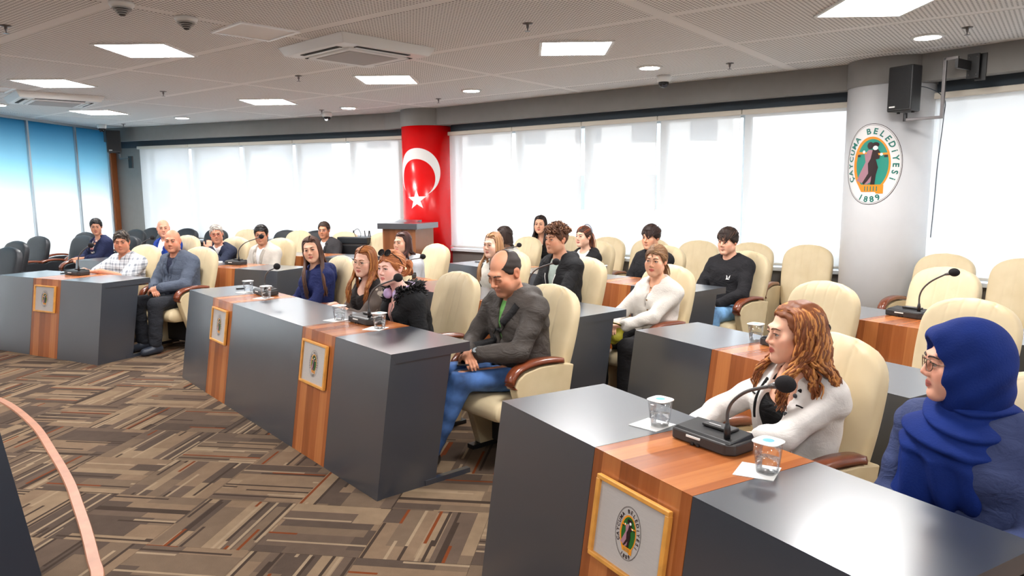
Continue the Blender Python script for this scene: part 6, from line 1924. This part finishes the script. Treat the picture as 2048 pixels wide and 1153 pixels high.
# bag and scarf in her lap
bag = tag(empty('handbag', ROW['M2'].at(-0.16, 0.98 - 0.42, 0.60), ROW['M2'].a + 0.3), 'olive green leather bag held in the lap of the woman in white', 'bag')
P_ = [el((0, 0, 0.03), (0.105, 0.05, 0.05), 0.0), el((0.0, -0.02, -0.02), (0.095, 0.055, 0.065), 0.03), folds(0.008, 1.0, 1.6)]
add_mesh('bag_body', nets(P_, 0.008), fabric('olive', (164, 154, 48), 0.5, 0.2), bag)
MB().tube(catmull([(-0.09, -0.02, 0.06), (-0.05, -0.05, 0.082), (0.05, -0.05, 0.082), (0.09, -0.02, 0.06)], 5), 0.006, 6).build('bag_seam', fabric('oliveseam', (96, 88, 20)), bag, sm=True)
sc = tag(empty('silk_scarf', ROW['M2'].at(-0.19, 0.98 - 0.47, 0.52), ROW['M2'].a + 0.3), 'orange and red patterned scarf hanging from the olive bag', 'scarf')
P_ = [rc((-0.03, 0, 0.03), (-0.06, -0.03, -0.13), 0.035, 0.022, 0.0), rc((0.0, 0, 0.03), (0.035, -0.02, -0.05), 0.045, 0.03, 0.02), folds(0.008, 2.0, 1.8)]
add_mesh('scarf_cloth', nets(P_, 0.008), spot_mat('scarf_print', srgb(232, 110, 30), [srgb(206, 40, 24), srgb(250, 236, 214), srgb(246, 150, 40), srgb(180, 30, 24)], 26, 0.5), sc)

# third row, middle
c = person('dark', 'girl with dark hair turned away, mostly hidden behind the fair haired girl', **row_person('M3', -3.38, 0.87, 1.11, (0.06, -0.20)), yaw=-38, pitch=4, female=True, skin=(226, 176, 150),
           top=dict(mat=fabric('offwhite', (232, 228, 222)), t=0.018), hands=LAP, o=dict(hair='bob', hcol=HB, len=0.15, wrap=112, front=0.2))
c = person('pony', 'girl with a long reddish ponytail in a black hoodie over a white top', **row_person('M3', -2.20, 0.96, 1.145, (0.06, -0.07)), yaw=4, pitch=-2, female=True, skin=(234, 186, 160), gaze=(-8, 0),
           top=dict(mat=fabric('blackhood', (36, 36, 38)), t=0.022, extra=hood, open=(0.60, 0.085, 0.04)), inner=dict(mat=fabric('whitetee', (240, 238, 236)), neck=('crew', 0)), hands=LAP,
           o=dict(hair='pony', hcol=LIN(74, 48, 38), hi=LIN(150, 78, 44), hip=0.35, len=0.27, bunp=(0.0, 0.100, 0.07), ponyx=0.02, hairline=0.07))
MB().tube([tuple(c['T1']((0.105 * math.sin(a) * 0.80, 0.016 + 0.045 + 0.0 * a, 0.034 + 0.112 * math.cos(a)))) for a in np.linspace(-1.5, 1.5, 15)], 0.006, 6).build('hairband', pbr('hairband', srgb(130, 136, 150), 0.4), c['root'], sm=True)
c = person('boy', 'boy with short dark fringe in a plain black sweatshirt, third row', **row_person('M3', -1.20, 0.96, 1.18, (0.04, -0.07)), yaw=6, pitch=4, skin=(224, 166, 134), gaze=(-8, -2),
           top=dict(mat=fabric('blacksweat', (34, 33, 36)), t=0.018), hands=LAP, o=dict(hair='fringe', hcol=LIN(46, 30, 26), hi=LIN(74, 46, 38), hip=0.25, thick=0.015, stubble=0.08, hairline=0.06))
c = person('logo', 'boy with dark fringe in a black sweatshirt with a white chest logo and jeans', **row_person('M3', -0.25, 0.98, 1.18, (0.0, -0.07)), yaw=3, pitch=3, near=1, skin=(230, 174, 146), gaze=(-6, 0), build=1.02,
           top=dict(mat=fabric('blacksweat', (34, 33, 36)), t=0.022, fold=0.006), legs=denim_mat('light_jeans', srgb(108, 150, 196)), hands=LAP, elbows={-1: (-0.9, 0.3, -0.5), 1: (0.95, 0.3, -0.45)}, o=dict(hair='fringe', hcol=LIN(46, 32, 26), hi=LIN(80, 54, 42), hip=0.25, thick=0.017, stubble=0.05, hairline=0.058))
patch(c, PERSON['logotop'], 'chest_logo', [[(0.058, 0.872), (0.067, 0.866), (0.072, 0.845), (0.092, 0.830), (0.054, 0.830), (0.062, 0.848)], [(0.080, 0.850), (0.096, 0.876), (0.092, 0.848), (0.088, 0.838)]], M_PAPER)
c = person('far', 'girl with long dark hair and black jacket in the window row', WM, 1.97, -0.12, 1.225, (0.0, -0.06), yaw=22, pitch=0, female=True, skin=(226, 170, 140),
           top=dict(mat=fabric('blackhood', (36, 36, 38)), t=0.018, open=(0.65, 0.06, 0.04)), inner=dict(mat=fabric('whitetee', (240, 238, 236)), neck=('scoop', 0.02)), hands=LAP, o=dict(hair='long', hcol=LIN(44, 30, 26), len=0.33, front=0.6, wrap=122))

# front row, right
c = person('curlyw', 'woman with long curly auburn hair in a white blazer over a black top', **row_person('R1', 0.68, 1.00, 1.115, (0.03, -0.08)), yaw=-26, pitch=2, roll=0, female=True, near=2, skin=(232, 178, 150), gaze=(-6, 0), seatz=0.44,
           top=dict(mat=fabric('whiteblazer', (224, 219, 214), 0.85, 0.03, 0.2, 160), t=0.020, open=(0.60, 0.065, 0.075), lapel=0.012, fold=0.005, neck=('crew', 0)), inner=dict(mat=fabric('black', (20, 20, 22), 0.7), neck=('scoop', 0.045)), legs=(26, 25, 27),
           hands={-1: (-0.20, -0.36, 0.70, (0.7, -0.6, -0.1), (0, 0, -1), 0.4), 1: (-0.02, -0.37, 0.73, (-0.8, -0.5, 0), (0, 0, -1), 0.4)}, elbows={-1: (-1, 0.2, -0.5), 1: (1.0, 0.25, -0.35)},
           o=dict(hair='curlylong', hcol=LIN(126, 70, 36), hi=LIN(196, 132, 72), hip=0.36, len=0.30, vol=1.16, front=0.45, wrap=116, part=-0.02, lip=LIN(196, 72, 66), brow=LIN(96, 62, 42), iris=(0.07, 0.05, 0.02), thick=0.016, spread=1.22))
PW = PERSON['curlywtop']
blk = fabric('blacktrim', (24, 24, 26))
NBw = c['NB']
for s in (-1, 1):
    zs = np.linspace(NBw[2] - 0.01, 0.62, 16); q = (zs - 0.60) / (NBw[2] - 0.60); xs = NBw[0] * q + s * (0.075 + (0.065 - 0.075) * q + 0.016)
    pts = np.stack([xs, surf_y(PW, xs, zs) - 0.002, zs], 1)
    if s < 0: MB().tube([tuple(p) for p in pts[:9]], [0.006] * 9, 6).build('placket_trim', blk, c['root'], sm=True)
    MB().tube([tuple(NBw + A3(s * 0.030, 0.062, 0.030)), tuple(NBw + A3(s * 0.066, 0.015, 0.022)), tuple(NBw + A3(s * 0.070, -0.040, 0.002)), tuple(pts[1])], [0.014, 0.015, 0.013, 0.008], 8).build('black_collar', blk, c['root'], sm=True)
    xp = NBw[0] * 0.8 + s * np.linspace(0.098, 0.135, 6); zp = np.full(6, 0.855)
    MB().tube([tuple(p) for p in np.stack([xp, surf_y(PW, xp, zp) - 0.001, zp], 1)], 0.0035, 6).build('pocket_trim', blk, c['root'])
for z in (0.885, 0.82):
    xb = 0.088; MB().ball((xb + 0.01, float(surf_y(PW, [xb + 0.01], [z])[0]) - 0.002, z), (0.010, 0.005, 0.010), 12, 6).build('button', pbr('button_grey', srgb(60, 60, 64), 0.3), c['root'], sm=True)
c = person('hijab', 'woman in a royal blue headscarf and glasses at the right edge', **row_person('R1', 1.45, 0.98, 1.135, (-0.07, -0.11)), yaw=-44, pitch=2, female=True, near=2, skin=(228, 168, 142), gaze=(0, 0), build=1.16,
           top=dict(mat=fabric('slateblue', (58, 68, 106), 0.8, 0.08, 0.3, 200), t=0.022, fold=0.007), hands=LAP, o=dict(hair='scarf', hcol=LIN(60, 40, 32), lip=LIN(186, 88, 84), hs=1.02, fat=0.004, brow=LIN(58, 40, 34)))
glasses(c, (110, 84, 66), 0.022, 0.019, 0.0016)
T1, R_ = c['T1'], c['R']; NB = c['NB']
scm = pbr('fabric_royal_scarf', srgb(18, 42, 112), 0.8, 0.2, noise=0.14, nscale=10, bump=0.3, bscale=160)
P_ = [el(T1((0, 0.024, 0.036)), (0.100, 0.124, 0.112), 0.0, R_), el(T1((0, 0.035, -0.04)), (0.098, 0.112, 0.105), 0.05, R_), rc(T1((0, 0.03, -0.05)), NB + A3(0, 0.02, 0.03), 0.092, 0.105, 0.05), rc(T1((-0.030, -0.070, 0.088)), T1((0.030, -0.070, 0.088)), 0.018, 0.018, 0.04)]
P_.append(sub(el(T1((0, -0.105, -0.022)), (0.066, 0.085, 0.104), 0.010, R_)))
def wrapfold(d, X, Y, Z):
    q = X * 0.7 + Y * 0.7; return d + 0.0035 * np.sin(60 * q - 34 * Z + 2.2 * np.sin(15 * Z + 8 * Y)) * np.clip((T1((0, 0, 0.09))[2] - Z) / 0.08, 0.0, 1)
P_.append(('post', wrapfold))
v_, f_ = nets(P_, 0.0062); add_mesh('headscarf', (v_, f_), scm, c['root'])
P_ = [el(NB + A3(0, 0.005, 0.015), (0.125, 0.125, 0.085), 0.0), el(NB + A3(-0.015, -0.05, -0.06), (0.165, 0.125, 0.095), 0.05), el(NB + A3(-0.05, -0.085, -0.16), (0.120, 0.085, 0.15), 0.05), el(NB + A3(0.05, -0.085, -0.15), (0.085, 0.080, 0.13), 0.05), rc(NB + A3(-0.09, -0.10, -0.18), NB + A3(-0.16, -0.15, -0.33), 0.050, 0.042, 0.04)]
P_.append(sub(rc(NB + A3(0, 0, -0.02), T1((0, 0.02, -0.03)), 0.060, 0.075, 0.01)))
def cowl(d, X, Y, Z):
    r = np.sqrt((X - NB[0]) ** 2 + (Y - NB[1] + 0.02) ** 2)
    a = np.arctan2(X - NB[0] + 0.02, -(Y - NB[1]))
    up = np.clip((Z - (NB[2] - 0.13)) / 0.06, 0, 1)
    w = np.sin(110 * (Z - NB[2]) + 26 * r + 1.6 * np.sin(2.3 * a + 0.7) + 2.0 * a) * up + np.sin(11 * a + 14 * (Z - NB[2])) * (1 - up)
    return d + 0.0105 * w
P_.append(('post', cowl))
v_, f_ = nets(P_, 0.0072); add_mesh('scarf_wrap', (v_, f_), scm, c['root'])

# left block
c = person('plaid', 'man in a grey and white checked short sleeved shirt', **row_person('L1', -0.96, 0.97, 1.125, (0.03, -0.08)), yaw=45, pitch=5, near=1, skin=(206, 140, 110), build=1.1, gaze=(4, 0),
           top=dict(mat=plaid_mat(), t=0.018, sleeves=0.86, extra=collar, open=(0.90, 0.03, 0.0), fold=0.004), hands={-1: (-0.16, -0.38, 0.825), 1: (0.14, -0.38, 0.825, (-0.8, -0.5, 0), (0, 0, -1), 0.3)}, o=dict(hair='short', hcol=LIN(54, 44, 38), hi=LIN(120, 108, 96), hip=0.25, fat=0.007, belly=1.0, hairline=0.066, stubble=0.26))
c = person('bald', 'bald man in a grey blazer and dark trousers with clasped hands', **row_person('L1', -0.06, 0.99, 1.155, (-0.04, -0.08)), yaw=36, pitch=3, near=1, skin=(214, 146, 116), build=1.12, gaze=(6, 0),
           top=dict(mat=fabric('greyblazer', (84, 92, 108), 0.8, 0.1), t=0.024, open=(0.70, 0.062, 0.0), lapel=0.032, fold=0.005, cuff=0.02), inner=dict(mat=fabric('navypolo', (34, 38, 58)), neck=('crew', 0)), legs=(44, 46, 52), shoes=(44, 50, 62), hands=CLASP, elbows={-1: (-0.9, 0.3, -0.5), 1: (0.95, 0.35, -0.45)},
           o=dict(hair='bald', hcol=LIN(90, 80, 74), brow=LIN(70, 58, 52), fat=0.008, belly=1.1, showhands=1, stubble=0.22, scalp=0.18, knees={-1: (-0.15, -0.43, 0.525), 1: (0.15, -0.44, 0.525)}, ankles={-1: (-0.14, -0.40, 0.085), 1: (0.13, -0.46, 0.085)}))
blazer_details(c, 'bald', (70, 78, 94), 0.70, 0.062, 0.0)
c = person('navyw', 'woman in a navy blazer over a patterned blouse, dark hair tied back', **row_person('L2', -4.40, 0.95, 1.19, (0.0, -0.07)), yaw=50, pitch=8, female=True, skin=(218, 156, 126), gaze=(0, -20),
           top=dict(mat=fabric('navyblazer', (38, 44, 76)), t=0.020, open=(0.62, 0.075, 0.035), lapel=0.024), inner=dict(mat=spot_mat('print_blouse', srgb(58, 44, 80), [srgb(226, 160, 110), srgb(240, 226, 210), srgb(60, 60, 110), srgb(214, 140, 130)], 24, 0.52), neck=('crew', 0)), hands={-1: (-0.11, -0.30, 0.72, (0.8, -0.5, 0), (0, 0, -1), 0.5), 1: (-0.02, -0.31, 0.735, (-0.8, -0.5, 0), (0, 0, -1), 0.5)},
           o=dict(hair='bun', hcol=LIN(30, 22, 22), hairline=0.07, buns=0.8, showhands=1))
blazer_details(c, 'navyw', (30, 35, 62), 0.62, 0.075, 0.035)
c = person('blue', 'bald man in a bright blue blazer and white shirt', **row_person('L2', -2.98, 0.97, 1.185, (0.0, -0.06)), yaw=52, pitch=2, skin=(226, 166, 138), gaze=(0, 0),
           top=dict(mat=fabric('brightblue', (34, 66, 152)), t=0.022, open=(0.66, 0.085, 0.01), lapel=0.026), inner=dict(mat=fabric('shirtwhite', (240, 238, 238)), neck=('crew', 0)), hands=LAP, o=dict(hair='bald', hcol=LIN(110, 90, 78), brow=LIN(100, 74, 58), fat=0.005, stubble=0.12))
blazer_details(c, 'blue', (26, 54, 130), 0.66, 0.085, 0.01, MATS['fabric_shirtwhite'])
c = person('glasses', 'grey haired man in glasses and navy blazer resting his chin on his hand', **row_person('L2', -1.90, 0.97, 1.13, (0.02, -0.12)), yaw=46, pitch=4, roll=-4, skin=(212, 150, 122), gaze=(4, 0),
           top=dict(mat=fabric('darknavy', (36, 42, 62)), t=0.020, open=(0.64, 0.085, 0.03), lapel=0.024), inner=dict(mat=fabric('shirtwhite', (240, 238, 238)), neck=('crew', 0)),
           hands={-1: (-0.15, -0.38, 0.83), 1: (0.10, -0.27, 0.945, (-0.25, 0.3, 0.85), (-0.6, 0.5, -0.1), 0.75)}, elbows={-1: (-0.8, 0.3, -0.6), 1: (0.5, -0.2, -0.9)}, o=dict(hair='short', hcol=LIN(176, 168, 160), hi=LIN(210, 204, 198), hip=0.4, hairline=0.082, thick=0.006, scalp=0.0, brow=LIN(130, 112, 100), showhands=1, stubble=0.15))
blazer_details(c, 'glasses', (28, 33, 50), 0.64, 0.085, 0.03, MATS['fabric_shirtwhite'])
glasses(c, (150, 40, 36), 0.023, 0.016, 0.002)
c = person('beige', 'man with black hair in a beige blazer and white shirt', **row_person('L2', -1.13, 0.97, 1.135, (0.02, -0.09)), yaw=36, pitch=6, skin=(210, 148, 116), gaze=(-6, 0),
           top=dict(mat=fabric('beigeblazer', (206, 198, 188)), t=0.022, open=(0.66, 0.062, 0.01), lapel=0.028), inner=dict(mat=fabric('shirtwhite', (240, 238, 238)), neck=('crew', 0)), hands=LAP, o=dict(hair='slick', hcol=LIN(30, 26, 26), hairline=0.072, stubble=0.28))
blazer_details(c, 'beige', (184, 176, 166), 0.66, 0.062, 0.01, MATS['fabric_shirtwhite'])
glasses(c, (60, 56, 60), 0.022, 0.014, 0.0016)
c = person('suit', 'man in a dark suit and rimless glasses in the third row', **row_person('L3', -1.30, 0.97, 1.105, (-0.06, -0.06)), yaw=22, pitch=3, skin=(210, 146, 112), gaze=(-4, 0),
           top=dict(mat=fabric('darksuit', (58, 56, 58)), t=0.022, open=(0.68, 0.062, 0.0), lapel=0.03), inner=dict(mat=fabric('shirtwhite', (240, 238, 238)), neck=('crew', 0)), hands=LAP, o=dict(hair='slick', hcol=LIN(66, 52, 44), hairline=0.085, stubble=0.2))
blazer_details(c, 'suit', (44, 42, 44), 0.68, 0.062, 0.0, MATS['fabric_shirtwhite'])
glasses(c, (170, 170, 176), 0.022, 0.015, 0.0014)
